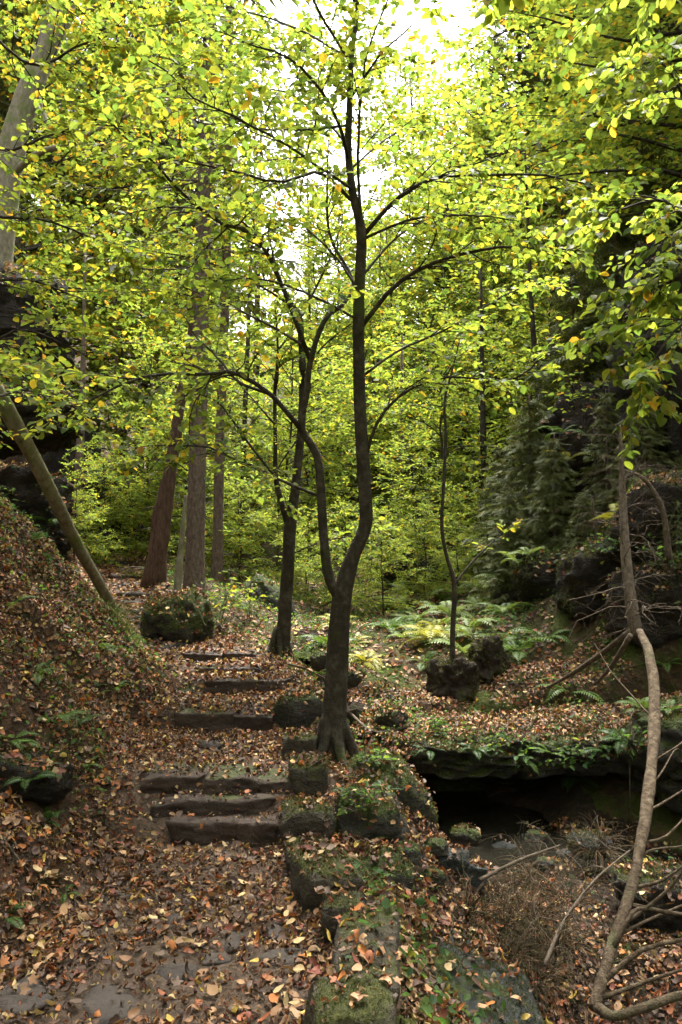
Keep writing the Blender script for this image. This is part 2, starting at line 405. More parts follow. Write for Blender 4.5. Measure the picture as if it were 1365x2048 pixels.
# stone steps: each row is a thing, its blocks are parts
step_words = ['lowest stone step of the flight, two short dark blocks', 'second stone step up, one long dark slab with leaves along it',
              'third stone step, long row of three wide dark blocks', 'single low stone step alone on the leafy path above the first flight',
              'stone step with curved dark face beside the mossy boulder', 'thin worn stone step above the curved one', 'topmost thin stone step where the path bends left']
splits = [[0, .62, 1], [0, 1], [0, .33, .62, 1], [0, .6, 1], [0, 1], [0, .4, 1], [0, .55, 1]]
for i, (Y, a, b_, lpx, rpx) in enumerate(STEPS):
    pyy = 1024 + FPX * ((CAMZ - b_) / Y)
    x0, x1 = xat(lpx, Y, pyy), xat(rpx, Y, pyy); hgt = b_ - a
    t = thing('stone_step', step_words[i], 'step', ((x0 + x1) / 2, Y + 0.15, a - 0.03), 'stone steps of the footpath')
    for k in range(len(splits[i]) - 1):
        s0, s1 = lerp(x0, x1, splits[i][k]), lerp(x0, x1, splits[i][k + 1])
        rr = random.Random(i * 10 + k); dep = 0.32
        bow = -0.03 * math.cos((splits[i][k] + splits[i][k + 1] - 1) * math.pi) if i in (3, 4) else 0
        V, F = rock_shape(((s0 + s1) / 2, Y + dep / 2 + rr.uniform(-.012, .012) + bow, b_ - (hgt + 0.10) / 2 + rr.uniform(-.008, .008)),
                          ((s1 - s0) * 1.12 + 0.02, dep * 1.12, (hgt + 0.10) * 1.14), 40 + i * 7 + k, boxy=0.94, rough=0.085, cuts=3, sub=5, rotz=rr.uniform(-.03, .03), strata=0.0)
        part('stone_block', V, F, M['step'], t, smooth=True); coll.add(V, F)

for k, (px, py, w, lab) in enumerate([(292, 1236, .42, 'small worn step beside the dome-shaped boulder'), (268, 1198, .5, 'rough stone step on the climbing bend of the path'), (252, 1160, .6, 'uneven stone step high on the path by the leaning snag'), (246, 1132, .6, 'farthest rough step below the standing rock')]):
    g = ground_at(px, py); rock('stone_step', (g[0], g[1] + .12, g[2] - .01), (w, .36, .2), 140 + k, 'step', lab, 'step', 'stone steps of the footpath', boxy=.85, rough=.12, cuts=4, strata=0)
# mossy kerb stones along the right edge of the path
def kerb(px, py, Y, size, seed, label, mat='kerb', **kw):
    p = at(px, py, Y); return rock('kerb_stone', (p[0], p[1], p[2] - .015), size, seed, mat, label, 'stone', 'kerb stones along the path', **kw)
kerb(735, 1945, 2.95, (.25, .58, .34), 1, 'long flat moss-topped kerb stone running beside the wet grey slab', boxy=.82, cuts=6, rough=.1, rotz=-.05)
kerb(700, 2060, 2.55, (.30, .30, .30), 2, 'moss-covered kerb stone at the lower end of the kerb row', boxy=.82, cuts=6, rough=.1)
kerb(690, 1843, 3.32, (.20, .20, .24), 3, 'small smooth kerb stone with orange leaves on its top', boxy=.82, cuts=6, rough=.1)
kerb(650, 1772, 3.72, (.30, .38, .30), 4, 'mossy kerb stone with a diagonal split across its face', boxy=.82, cuts=6, rough=.1, rotz=.3, tilt=(.05, .12))
kerb(620, 1722, 4.02, (.26, .24, .22), 5, 'low kerb stone half buried in leaves behind the split one', boxy=.82, cuts=6, rough=.08)
kerb(617, 1655, 4.42, (.31, .28, .31), 6, 'square dark block closing the right end of the lowest steps', boxy=.95, rough=.08)
kerb(618, 1560, 4.78, (.25, .34, .30), 7, 'mossy block at the right end of the third step', boxy=.82, cuts=6, rough=.1, rotz=.1)
kerb(600, 1493, 5.15, (.24, .26, .22), 8, 'flat mossy stone at the foot of the forked tree', boxy=.82, cuts=6, rough=.1)
# boulders
def boulder(px, py, Y, size, seed, label, mat='rock', **kw):
    p = at(px, py, Y); return rock('mossy_boulder', p, size, seed, mat, label, 'boulder', None, **kw)
boulder(770, 1610, 4.95, (.52, .62, .62), 11, 'rounded mossy boulder below the forked tree, above the pool', boxy=.35, rough=.16, rotz=.4)
boulder(738, 1655, 4.5, (.42, .5, .42), 12, 'fern-grown mossy stone between the square kerb block and the pool', boxy=.4, rough=.16)
boulder(760, 1760, 4.0, (.34, .38, .28), 13, 'low dark boulder with small plants beside the split kerb stone', boxy=.45, rough=.14)
boulder(815, 1715, 4.25, (.16, .2, .16), 23, 'small dark stone at the edge of the pool below the boulder', boxy=.45, rough=.14)
boulder(600, 1425, 5.95, (.42, .5, .34), 14, 'dark mossy boulder between two stone steps and the forked tree', boxy=.55, rough=.1)
_g = ground_at(350, 1290); rock('mossy_boulder', (_g[0], _g[1] + .25, _g[2] + .16), (.66, .62, .6), 15, 'mossrock', 'large dome-shaped mossy boulder where the path turns left', 'boulder', boxy=.2, rough=.2, cuts=8, strata=0, sub=5)
boulder(780, 1435, 6.6, (.3, .3, .16), 16, 'low moss cushion stone on the flat bank left of the stump', boxy=.3, rough=.1)
boulder(700, 1355, 7.6, (.3, .3, .2), 17, 'dark stone by the large fern behind the forked tree', boxy=.4, rough=.1)
boulder(640, 1320, 8.2, (.22, .25, .2), 18, 'dark wet stone standing in the narrow stream run', boxy=.4, rough=.12)
boulder(1050, 1368, 7.9, (.42, .4, .2), 19, 'flat dark rock on the right bank beside the dark stump', boxy=.5, rough=.12)
boulder(930, 1672, 5.35, (.2, .18, .12), 20, 'low dark stone standing in the dark pool', boxy=.4, rough=.2)
boulder(1180, 1690, 5.3, (.30, .3, .16), 21, 'pale wet stone behind the dry grass by the pool', mat='slab', boxy=.35, rough=.1)
boulder(548, 1215, 11.5, (.55, .7, 1.0), 22, 'tall leaning mossy rock behind the second tree', boxy=.15, rough=.2, tilt=(0, -.5))
boulder(480, 1250, 10.5, (.6, .6, .4), 24, 'low mossy rock below the paired spruce trunks', boxy=.4, rough=.16)
boulder(380, 1385, 6.45, (.28, .2, .14), 25, 'small mossy stone at the left end of the curved step', boxy=.5, rough=.1)
for k, (px, py, w, word) in enumerate([(870, 1712, .16, 'flat dark'), (905, 1735, .2, 'broad wet'), (960, 1700, .14, 'round dark'), (1010, 1712, .18, 'mossy'), (1075, 1690, .2, 'leaf-topped'), (1130, 1720, .16, 'angular dark'), (890, 1680, .12, 'little pale'), (940, 1765, .22, 'flat leaf-strewn'), (860, 1770, .16, 'half-sunk'), (1000, 1665, .14, 'small mossy'), (1090, 1740, .13, 'small wet')]):
    g = ground_at(px, py); rock('stream_stone', (g[0], g[1], g[2] + .03), (w, w * .8, w * .6), 170 + k, 'slab' if k % 2 else 'rock', word + ' stone lying in the stream bed by the pool', 'stone', 'stones of the stream bed', boxy=.35, rough=.22, cuts=8, strata=0)
# wet slab falling away to the gully
rock('rock_slab', (0.42, 3.02, -0.30), (0.86, 1.5, 0.30), 31, 'slab', 'broad wet grey slab with moss and orange leaves beside the kerb', 'rock', boxy=.7, rough=.08, tilt=(0.05, .33), sub=5)
rock('rock_slab', (0.45, 3.85, -0.30), (0.62, .5, 0.22), 32, 'slab', 'small wet slab littered with leaves between the kerb and the pool', 'rock', boxy=.6, rough=.1, tilt=(0, .3))
# overhanging ledge above the pool
rock('rock_ledge', (0.85, 6.95, -0.08), (1.45, 1.75, 0.34), 33, 'rock', 'overhanging mossy rock ledge above the dark hollow by the pool', 'rock', boxy=.6, rough=.12, sub=5, tilt=(-.06, 0))
rock('rock_ledge', (1.95, 7.0, -0.06), (1.45, 1.8, 0.42), 34, 'rock', 'leaf-covered rock ledge over the hollow behind the bent bare pole', 'rock', boxy=.6, rough=.12, sub=5, tilt=(-.06, -.08))
rock('rock_ledge', (2.75, 6.4, -0.02), (1.3, 1.5, 0.8), 35, 'rock', 'plant-grown rock shoulder closing the hollow beside the bare pole', 'rock', boxy=.55, rough=.15, sub=5)
# cliffs left
def cliff(px, py, Y, size, seed, label, **kw):
    p = at(px, py, Y); return rock('rock_outcrop', p, size, seed, 'cliff', label, 'rock', None, sub=5, **kw)
cliff(10, 1030, 8.0, (1.3, .9, 1.0), 51, 'dark plant-grown rock face on the leafy slope under the leaning log', boxy=.6, rough=.14)
cliff(-35, 680, 9.8, (1.9, 1.8, 2.0), 52, 'high overhanging dark rock above the leafy slope', boxy=.6, rough=.16)
cliff(-40, 830, 9.2, (2.2, 1.8, 1.0), 53, 'bulging brown rock shelf beneath the high overhang', boxy=.5, rough=.14)
cliff(205, 1040, 15.5, (1.0, 1.2, 1.9), 54, 'tall dark standing rock beside the bend of the path', boxy=.65, rough=.12, tilt=(0, .08))
cliff(130, 960, 16.5, (1.4, 1.4, 3.0), 55, 'sheer dark rock wall behind the leaning log', boxy=.6, rough=.15)
cliff(250, 1075, 17, (1.2, 1.0, .7), 56, 'low dark rock at the head of the path', boxy=.5, rough=.15)
# cliffs right
cliff(1290, 900, 11.0, (2.6, 2.0, 2.4), 57, 'big dark cliff above the right bank behind dead roots', boxy=.6, rough=.18)
cliff(1330, 1130, 9.6, (1.5, 1.2, 1.2), 58, 'mossy dark rock at the foot of the cliff', boxy=.5, rough=.16)
cliff(1170, 1110, 11.5, (1.4, 1.3, 1.3), 59, 'moss-streaked rock between the young spruces and the cliff', boxy=.5, rough=.16)
cliff(1060, 1200, 10.2, (.8, .8, .75), 60, 'dark hollow-sided rock below the young spruces', boxy=.5, rough=.16)
cliff(860, 1165, 14.0, (1.9, 1.2, .8), 61, 'low dark rock shelf under the pale beech sprays', boxy=.55, rough=.16)
cliff(1010, 880, 19.0, (2.4, 1.6, 1.1), 62, 'dark rock ledge high on the wooded slope', boxy=.55, rough=.18)
cliff(1420, 720, 9.5, (2.0, 2.2, 3.0), 63, 'dark upper cliff shoulder behind the bright hanging leaves', boxy=.6, rough=.18)

def outcrop(px, py, size, seed, label, up=.1, **kw):
    g = ground_at(px, py); return rock('rock_outcrop', (g[0], g[1] + size[1] * .15, g[2] + up), size, seed, 'cliff', label, 'rock', None, sub=5, **kw)
outcrop(1330, 1235, (.9, .8, .8), 64, 'dark mossy rock on the bank above the bend of the bare pole', boxy=.5, rough=.18)
outcrop(1210, 1190, (.9, .9, .9), 65, 'dark rock jutting from the bank behind the dead spruce stem', boxy=.55, rough=.2)
outcrop(1350, 1080, (1.2, 1.0, 1.1), 66, 'bulky dark rock with leaf-strewn top high on the right bank', boxy=.55, rough=.18)
outcrop(1110, 1180, (.9, .8, .7), 68, 'low dark rock at the foot of the young spruces', boxy=.5, rough=.2)
outcrop(1330, 1560, (.5, .5, .5), 71, 'dark stone in the gully behind the bare pole', boxy=.5, rough=.18)
outcrop(1330, 1850, (.5, .5, .35), 72, 'dark stone among the side twigs of the bare pole', boxy=.5, rough=.18)
outcrop(40, 1570, (.5, .5, .3), 73, 'mossy dark rock breaking through the lower left bank', up=0, boxy=.4, rough=.18)
# flat stones trodden into the path
for k, (px, py, w, d, s) in enumerate([(350, 1955, .15, .11, 1), (45, 2000, .22, .14, 2), (570, 1920, .2, .08, 3), (345, 1842, .09, .05, 4), (210, 2015, .26, .13, 5), (430, 1925, .11, .06, 6),
        (470, 1890, .16, .06, 7), (455, 1714, .07, .05, 8), (240, 1800, .1, .05, 9), (550, 1870, .12, .05, 10), (420, 1490, .2, .08, 11), (500, 1500, .18, .1, 12), (455, 1405, .2, .1, 13), (320, 1290, .5, .35, 14),
        (285, 1235, .4, .2, 21), (268, 1205, .35, .2, 22), (255, 1170, .5, .2, 23), (250, 1145, .5, .2, 24), (245, 1120, .6, .2, 25)]):
    g = ground_at(px, py)
    V, F = rock_shape((g[0], g[1], g[2] - 0.006), (w * 1.15, d * 1.5, 0.045 + w * .08), 70 + s, boxy=.55, rough=.13, sub=3, rotz=s * 1.1)
    o = obj('paving_stone', mk_mesh('paving_stone', V, F, None, True), M['paver'], footpath); coll.add(V, F)

cv, cf, _ = coll.get()
cf = sorted(cf, key=lambda f: -f.shape[1])      # ground quads first
bvh = BVHTree.FromPolygons([tuple(v) for v in cv], [tuple(int(k) for k in q) for f in cf for q in f])
def drop(x, y, z=9.0):
    h = bvh.ray_cast(Vector((x, y, z)), Vector((0, 0, -1)))
    return (None, None) if h[0] is None else (np.array(h[0]), np.array(h[1]))
def surf(px, py):
    """place on ground or rock seen at a picture point"""
    v = at(px, py, 1.0) - np.array([0, 0, CAMZ])
    h = bvh.ray_cast(Vector((0, 0, CAMZ)), Vector(v).normalized())
    return np.array(h[0]) if h[0] is not None else ground_at(px, py)

# ------------------------------------------------------------------ leaves
def leaf_tmpl(kind, curl=0.0, fold=0.15, wide=0.36):
    """unit-long leaf along +X, normal +Z"""
    if kind == 'hi':
        u = np.array([0, .2, .5, .78, 1.0]); w = wide * np.array([0, .78, 1.0, .68, 0])
        zc = -curl * (u - .4) ** 2 + curl * .16
        C = np.stack([u, 0 * u, zc], -1)
        Lf = np.stack([u, w, zc + fold * w + curl * w * w * 1.5], -1)[1:4]; Rt = np.stack([u, -w, zc + fold * w + curl * w * w * 1.5], -1)[1:4]
        V = np.vstack([C, Lf, Rt])
        T = [[0, 1, 5], [3, 4, 7], [0, 8, 1], [3, 10, 4]]; Q = [[1, 2, 6, 5], [2, 3, 7, 6], [1, 8, 9, 2], [2, 9, 10, 3]]
        return V, [np.array(T), np.array(Q)]
    V = np.array([[0, 0, 0], [1, 0, -curl * .3], [.3, wide * .9, fold * wide], [.7, wide * .75, fold * wide], [.3, -wide * .9, fold * wide], [.7, -wide * .75, fold * wide]], float)
    return V, [np.array([[0, 1, 3, 2], [0, 4, 5, 1]])]
def frames(fwd, up):
    X = nrm(fwd); Y = nrm(np.cross(up, X)); Z = np.cross(X, Y); return np.stack([X, Y, Z], -1)     # columns
def place(tmpl, pos, Rm, scale, cols):
    V, Fs = tmpl; N, k = len(pos), len(V)
    W = np.einsum('nij,kj->nki', Rm, V) * scale[:, None, None] + pos[:, None]
    off = (np.arange(N) * k)[:, None, None]
    return W.reshape(-1, 3), [(f[None] + off).reshape(-1, f.shape[1]) for f in Fs], np.repeat(cols, k, 0)
GREEN = np.array([[.115, .165, .03], [.15, .195, .03], [.075, .125, .027], [.185, .205, .03], [.13, .18, .042]])
YELL = np.array([[.27, .25, .028], [.31, .24, .03], [.32, .19, .026]])
def leaf_cols(N, rng, yellow=0.12, tint=None, pal=None):
    pal = GREEN if pal is None else pal
    c = pal[rng.integers(0, len(pal), N)]
    y = rng.random(N) < yellow
    c = np.where(y[:, None], YELL[rng.integers(0, len(YELL), N)], c) * rng.uniform(.75, 1.2, (N, 1))
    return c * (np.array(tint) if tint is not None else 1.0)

# ------------------------------------------------------------------ broad-leaved trees
def poly_len(P): return np.linalg.norm(np.diff(P, axis=1), axis=2).sum(1)
def along(P, idx, t):
    n = P.shape[1]; u = np.clip(t, 0, .9999) * (n - 1); i = u.astype(int); f = (u - i)[:, None]
    a, b_ = P[idx, i], P[idx, i + 1]
    return a + (b_ - a) * f, nrm(b_ - a)
def spawn(P, Rr, spacing, t0, ang, lmul, lbase, npts, rng, lift=0.0, sag=0.0, wig=0.25, rmul=0.55, rmin=.0015, flat=0.35):
    L = poly_len(P); m = np.maximum(1, ((1 - t0) * L / spacing + rng.random(len(L))).astype(int))
    idx = np.repeat(np.arange(len(P)), m); k = np.concatenate([np.arange(c) for c in m]); mm = m[idx]
    t = t0 + (1 - t0) * (k + rng.random(len(k))) / mm
    pos, tan = along(P, idx, t)
    up = nrm(np.array([0, 0, 1.0]) + rng.normal(0, flat, (len(k), 3)))
    side = nrm(np.cross(tan, up)); sg = np.where((k + idx) % 2, 1.0, -1.0)[:, None]
    a = ang * rng.uniform(.7, 1.25, (len(k), 1))
    d = nrm(tan * np.cos(a) + side * sg * np.sin(a) + np.array([0, 0, 1.0]) * (lift + rng.normal(0, .15, (len(k), 1))))
    ln = (lbase + lmul * L[idx] * (1 - t * .75)) * rng.uniform(.55, 1.2, len(k))
    Q = np.empty((len(k), npts, 3)); Q[:, 0] = pos
    for s in range(1, npts):
        d = nrm(d + rng.normal(0, wig, d.shape) * np.array([1, 1, .6]) + np.array([0, 0, -sag]))
        Q[:, s] = Q[:, s - 1] + d * (ln / (npts - 1))[:, None]
    r0 = np.maximum(np.array([np.interp(tt, np.linspace(0, 1, Rr.shape[1]), Rr[i]) for i, tt in zip(idx, t)]) * rmul, rmin)
    RR = r0[:, None] * np.linspace(1, .35, npts)[None]
    return Q, RR
def leaves_on(P, spacing, size, rng, t0=0.1, yellow=.12, tint=None, droop=.25, pal=None, jit=.35):
    L = poly_len(P); m = np.maximum(2, ((1 - t0) * L / spacing).astype(int))
    idx = np.repeat(np.arange(len(P)), m); k = np.concatenate([np.arange(c) for c in m])
    t = t0 + (1 - t0) * (k + rng.random(len(k))) / m[idx]
    pos, tan = along(P, idx, t)
    up = nrm(np.array([0, 0, 1.0]) + rng.normal(0, .18, (len(k), 3)))
    side = nrm(np.cross(tan, up)) * np.where(k % 2, 1.0, -1.0)[:, None]
    fwd = nrm(tan * .7 + side * rng.uniform(.6, 1.1, (len(k), 1)) + np.array([0, 0, -droop]) + rng.normal(0, .2, (len(k), 3)))
    nor = nrm(up + rng.normal(0, jit, (len(k), 3)))
    sz = size * rng.uniform(.45, 1.3, len(k))
    return pos + fwd * sz[:, None] * .12, frames(fwd, nor), sz, leaf_cols(len(k), rng, yellow, tint, pal)
HI = [leaf_tmpl('hi', c, f) for c, f in ((.15, .15), (.35, .25), (-.1, .3))]
LO = [leaf_tmpl('lo', c, f) for c, f in ((.2, .2), (.4, .4), (-.1, .5))]
LEAF_MESH = {}
def leaf_mesh(v, ci):
    if (v, ci) not in LEAF_MESH:
        pal = np.vstack([GREEN, YELL]); V, F = HI[v]
        me = mk_mesh('leaf', V, F, np.broadcast_to(pal[ci], V.shape)); me.materials.append(M['leaf']); LEAF_MESH[(v, ci)] = me
    return LEAF_MESH[(v, ci)]
def build_foliage(root, pos, Rm, sz, cols, tm, rng, singles=0, name='foliage'):
    """the largest leaves in view as parts, the rest of the crown as one part"""
    base = np.array(root.location); keep = np.ones(len(pos), bool)
    if singles:
        Y = np.maximum(pos[:, 1], .3); X = pos[:, 0] / Y; Z = (pos[:, 2] - CAMZ) / Y - math.tan(PITCH)
        vis = (pos[:, 1] > 1.5) & (np.abs(X) < .41) & (np.abs(Z) < .62)
        ap = np.where(vis, sz / np.linalg.norm(pos - np.array([0, 0, CAMZ]), axis=1), 0)
        pick = np.argsort(-ap)[:singles]; pal = np.vstack([GREEN, YELL])
        for i in pick:
            ci = int(np.argmin(((pal - cols[i]) ** 2).sum(1)))
            o = bpy.data.objects.new('leaf', leaf_mesh(int(i) % 3, ci)); COL.objects.link(o); o.parent = root
            mm = Matrix(Rm[i].tolist()).to_4x4(); mm = Matrix.Translation(Vector(pos[i] - base)) @ mm @ Matrix.Scale(float(sz[i]), 4); o.matrix_local = mm
        keep[pick] = False
    acc = Acc(); w = rng.integers(0, len(tm), len(pos))
    for v in range(len(tm)):
        s = keep & (w == v)
        if s.any():
            V, F, C = place(tm[v], pos[s], Rm[s], sz[s], cols[s]); acc.add(V, F, C)
    V, F, C = acc.get()
    return part(name, V, F, M['leaf'], root, C, kind='stuff')
def px_limb(pts, r, n=12):
    """limb given by picture points with their real distance; r in metres"""
    P = resample(np.array([at(*p) for p in pts]), n); return P, np.linspace(r[0], r[1], n)
def dress(root, limbs, rng, leaf=.075, tm=HI, singles=0, b_sp=.085, t_sp=.052, l_sp=.023, yellow=.12, tint=None, sag=.03, lift=.05, t0=.22, blen=(.30, .14), tlen=(.22, .06), bark_m='beech', droop=.25, pal=None):
    """limbs -> side branches -> twigs -> leaves"""
    A = Acc(); lp, lr, ls, lc = [], [], [], []
    for P, r in limbs:
        B, BR = spawn(P[None], r[None], b_sp, t0, R(50), blen[0], blen[1], 6, rng, lift, sag, .2)
        T, TR = spawn(B, BR, t_sp, .12, R(48), tlen[0], tlen[1], 4, rng, 0.0, sag, .22, rmin=.0011)
        A.add(*tubes(B, BR, 4)); A.add(*tubes(T, TR, 3))
        tip = P[None, -max(3, len(P) // 4):]
        for Q, s in ((T, l_sp), (B[:, 2:], l_sp * 1.6), (tip, l_sp)):
            a, b_, c, d = leaves_on(Q, s, leaf, rng, .1, yellow, tint, droop, pal); lp.append(a); lr.append(b_); ls.append(c); lc.append(d)
    V, F, _ = A.get(); part('twigs', V, F, M[bark_m], root, kind='stuff')
    pos, Rm, sz, cols = map(np.concatenate, (lp, lr, ls, lc))
    build_foliage(root, pos, Rm, sz, cols, tm, rng, singles)
    return len(pos)

# --- forked tree beside the steps
rng = np.random.default_rng(11)
Y0 = 5.3
tb = surf(668, 1500); tb = np.array([at(668, 1495, Y0)[0], Y0, Hs(at(668, 1495, Y0)[0], Y0) - .04])
ft = thing('beech_tree', 'slender dark tree forking low above the steps, its leafy limbs spreading wide', 'tree', tb)
def stem(root, pts, r, n, k, seed, name='trunk', mat='beech', lump=.10, world=False):
    P = np.array(pts, float) if world else np.array([at(*p) for p in pts]); V, F = tube1(P, r, k, n, lump, seed); part(name, V, F, M[mat], root, smooth=True)
    return resample(P, n), np.interp(np.linspace(0, len(P) - 1, n), np.arange(len(P)), r)
b0 = at(668, 1512, Y0)
mainP, mainR = stem(ft, [(664, 1530, Y0), (666, 1490, Y0), (671, 1420, Y0), (677, 1300, Y0), (686, 1190, Y0), (706, 1115, Y0), (731, 1055, Y0), (732, 1000, Y0), (727, 930, Y0), (720, 800, Y0), (718, 700, 5.28), (718, 600, 5.25),
     (723, 470, 5.22), (706, 385, 5.2), (697, 300, 5.2), (700, 200, 5.2), (704, 110, 5.2), (716, 10, 5.2), (722, -160, 5.2), (735, -330, 5.2)],
     [.125, .092, .074, .070, .066, .048, .044, .043, .042, .040, .038, .036, .032, .026, .024, .021, .018, .015, .010, .004], 70, 14, 1)
leftP, leftR = stem(ft, [(684, 1200, Y0), (657, 1148, Y0), (646, 1050, Y0), (637, 920, Y0), (604, 855, Y0), (614, 790, Y0), (622, 720, Y0), (650, 640, 5.3), (690, 605, 5.4), (706, 560, 5.5), (660, 470, 5.6), (655, 360, 5.6), (660, 240, 5.7)],
     [.050, .036, .031, .029, .025, .021, .019, .016, .013, .011, .009, .007, .003], 44, 10, 2)
limb_px = [
    ([(722, 655, 5.3), (790, 572, 5.2), (870, 525, 5.1), (960, 500, 5.0), (1050, 495, 4.9), (1180, 505, 4.7)], (.017, .005)),
    ([(722, 478, 5.25), (790, 402, 5.1), (870, 356, 5.0), (950, 350, 4.9), (1060, 350, 4.7), (1190, 370, 4.5)], (.016, .005)),
    ([(735, 905, 5.3), (752, 850, 5.25), (790, 800, 5.2), (850, 765, 5.2), (920, 752, 5.2), (1010, 762, 5.2), (1065, 735, 5.2), (1110, 670, 5.2)], (.012, .004)),
    ([(722, 755, 5.3), (800, 700, 5.4), (900, 655, 5.6), (1010, 590, 5.8), (1090, 560, 6.0)], (.010, .003)),
    ([(606, 862, 5.3), (540, 788, 5.2), (470, 745, 5.1), (420, 748, 5.0), (300, 752, 4.8), (200, 790, 4.7), (120, 840, 4.6)], (.018, .004)),
    ([(540, 788, 5.2), (480, 765, 5.3), (440, 720, 5.4), (400, 680, 5.5), (360, 620, 5.6)], (.011, .003)),
    ([(638, 992, 5.3), (560, 960, 5.2), (500, 930, 5.1), (420, 900, 5.0), (340, 890, 4.9), (250, 905, 4.8)], (.011, .003)),
    ([(620, 720, 5.3), (560, 560, 5.1), (510, 470, 4.9), (430, 440, 4.7), (350, 370, 4.5), (290, 310, 4.3), (210, 230, 4.1)], (.016, .004)),
    ([(702, 400, 5.2), (640, 345, 5.0), (560, 365, 4.8), (460, 340, 4.6), (400, 330, 4.5), (300, 300, 4.3)], (.012, .003)),
    ([(697, 320, 5.2), (680, 250, 5.0), (640, 180, 4.8), (580, 120, 4.6), (500, 90, 4.4), (420, 60, 4.3)], (.013, .003)),
    ([(722, 440, 5.2), (716, 300, 5.15), (725, 170, 5.1), (748, 70, 5.0), (800, -60, 4.9)], (.011, .004)),
    ([(704, 130, 5.2), (650, 40, 5.0), (600, -60, 4.8), (540, -160, 4.5)], (.011, .003)),
    ([(700, 200, 5.2), (760, 110, 5.0), (815, 60, 4.8), (850, 20, 4.7)], (.009, .002)),
    ([(703, 300, 5.2), (640, 230, 5.5), (560, 180, 5.8), (470, 190, 6.1)], (.010, .003)),
    ([(718, 580, 5.25), (660, 500, 5.5), (560, 420, 5.9), (440, 400, 6.2)], (.010, .003)),
    ([(716, 10, 5.2), (640, -80, 4.7), (540, -150, 4.1), (420, -200, 3.6)], (.011, .003)),
    ([(718, 0, 5.2), (790, -100, 4.6), (900, -170, 4.0), (1050, -220, 3.5)], (.010, .003)),
    ([(622, 700, 5.3), (520, 640, 5.6), (420, 600, 6.0), (300, 580, 6.4), (200, 600, 6.7)], (.010, .003)),
    ([(700, 250, 5.2), (600, 260, 5.6), (480, 250, 6.0), (350, 180, 6.4), (250, 140, 6.7)], (.010, .003)),
    ([(704, 120, 5.2), (600, 60, 5.6), (480, 20, 6.0), (350, 0, 6.3), (240, 10, 6.5)], (.010, .003)),
    ([(706, 380, 5.2), (620, 320, 4.8), (520, 260, 4.4), (400, 200, 4.0), (300, 120, 3.7)], (.010, .003)),
    ([(718, 560, 5.25), (800, 470, 5.5), (900, 420, 5.8), (1010, 420, 6.1)], (.010, .003)),
    ([(722, 480, 5.25), (820, 440, 5.0), (920, 430, 4.7), (1040, 440, 4.4)], (.010, .003)),
    ([(700, 340, 5.2), (770, 280, 5.5), (830, 250, 5.8), (900, 240, 6.1)], (.008, .002)),
    ([(718, 640, 5.28), (640, 600, 4.9), (540, 560, 4.6), (430, 560, 4.4)], (.009, .003)),
    ([(718, -60, 5.2), (690, -250, 4.4), (640, -480, 3.6), (600, -800, 2.9)], (.012, .003)),
]
limbs = []
for k, (pts, r) in enumerate(limb_px):
    P, rr = px_limb(pts, r, 14)
    P = P + 0.02 * fbm(P * 6.0, k, 2)[:, None] * np.array([1, 1, 1]) * np.linspace(0, 1, 14)[:, None]
    V, F = tube1(P, rr, 7, None, .05, k); part('branch', V, F, M['beech'], ft, smooth=True); limbs.append((P, rr))
limbs += [(mainP[-8:], mainR[-8:]), (leftP[-10:], leftR[-10:])]
n_main = dress(ft, limbs, rng, .053, HI, 300, yellow=.05)

def roots(root, c, r, n_, reach, seed, mat='beech'):
    rg = np.random.default_rng(seed)
    for k in range(n_):
        a = k * 6.283 / n_ + rg.normal(0, .25); ln = reach * rg.uniform(.6, 1.2); pts = []
        for u in (0, .2, .45, .75, 1.0):
            q = np.array([c[0] + math.cos(a + .3 * u) * (r * .4 + ln * u), c[1] + math.sin(a + .3 * u) * (r * .4 + ln * u)]); zz = Hs(q[0], q[1])
            pts.append([q[0], q[1], lerp(c[2] + .2 + r, zz - .015 - .03 * (u == 1), min(1, u * 2.4) ** .6)])
        V, F = tube1(np.array(pts), [r * .6, r * .5, r * .36, r * .25, r * .1], 9, 16, .12, seed + k); part('root', V, F, M[mat], root, smooth=True)
roots(ft, tb, .075, 6, .34, 61)
# --- second tree, behind the upper steps
rng = np.random.default_rng(12); Y1 = 7.2
x1 = at(560, 1335, Y1)[0]; st = thing('beech_tree', 'thinner dark tree forking at chest height, standing beside the upper steps', 'tree', (x1, Y1, Hs(x1, Y1) - .04))
P2, R2 = stem(st, [(545, 1350, Y1), (562, 1325, Y1), (568, 1250, Y1), (577, 1120, Y1), (581, 1055, Y1), (593, 960, Y1), (602, 870, Y1), (606, 760, Y1), (600, 640, Y1), (585, 610, Y1), (556, 555, 7.1), (520, 480, 7.0), (470, 420, 6.9), (440, 300, 6.8)],
     [.12, .072, .062, .056, .052, .040, .036, .032, .028, .024, .018, .012, .008, .004], 50, 12, 3)
P3, R3 = stem(st, [(580, 1060, Y1), (562, 1000, Y1), (552, 950, Y1), (551, 880, Y1), (550, 790, Y1), (556, 700, Y1), (550, 600, Y1)], [.034, .026, .022, .018, .015, .011, .006], 26, 8, 4)
limbs = []
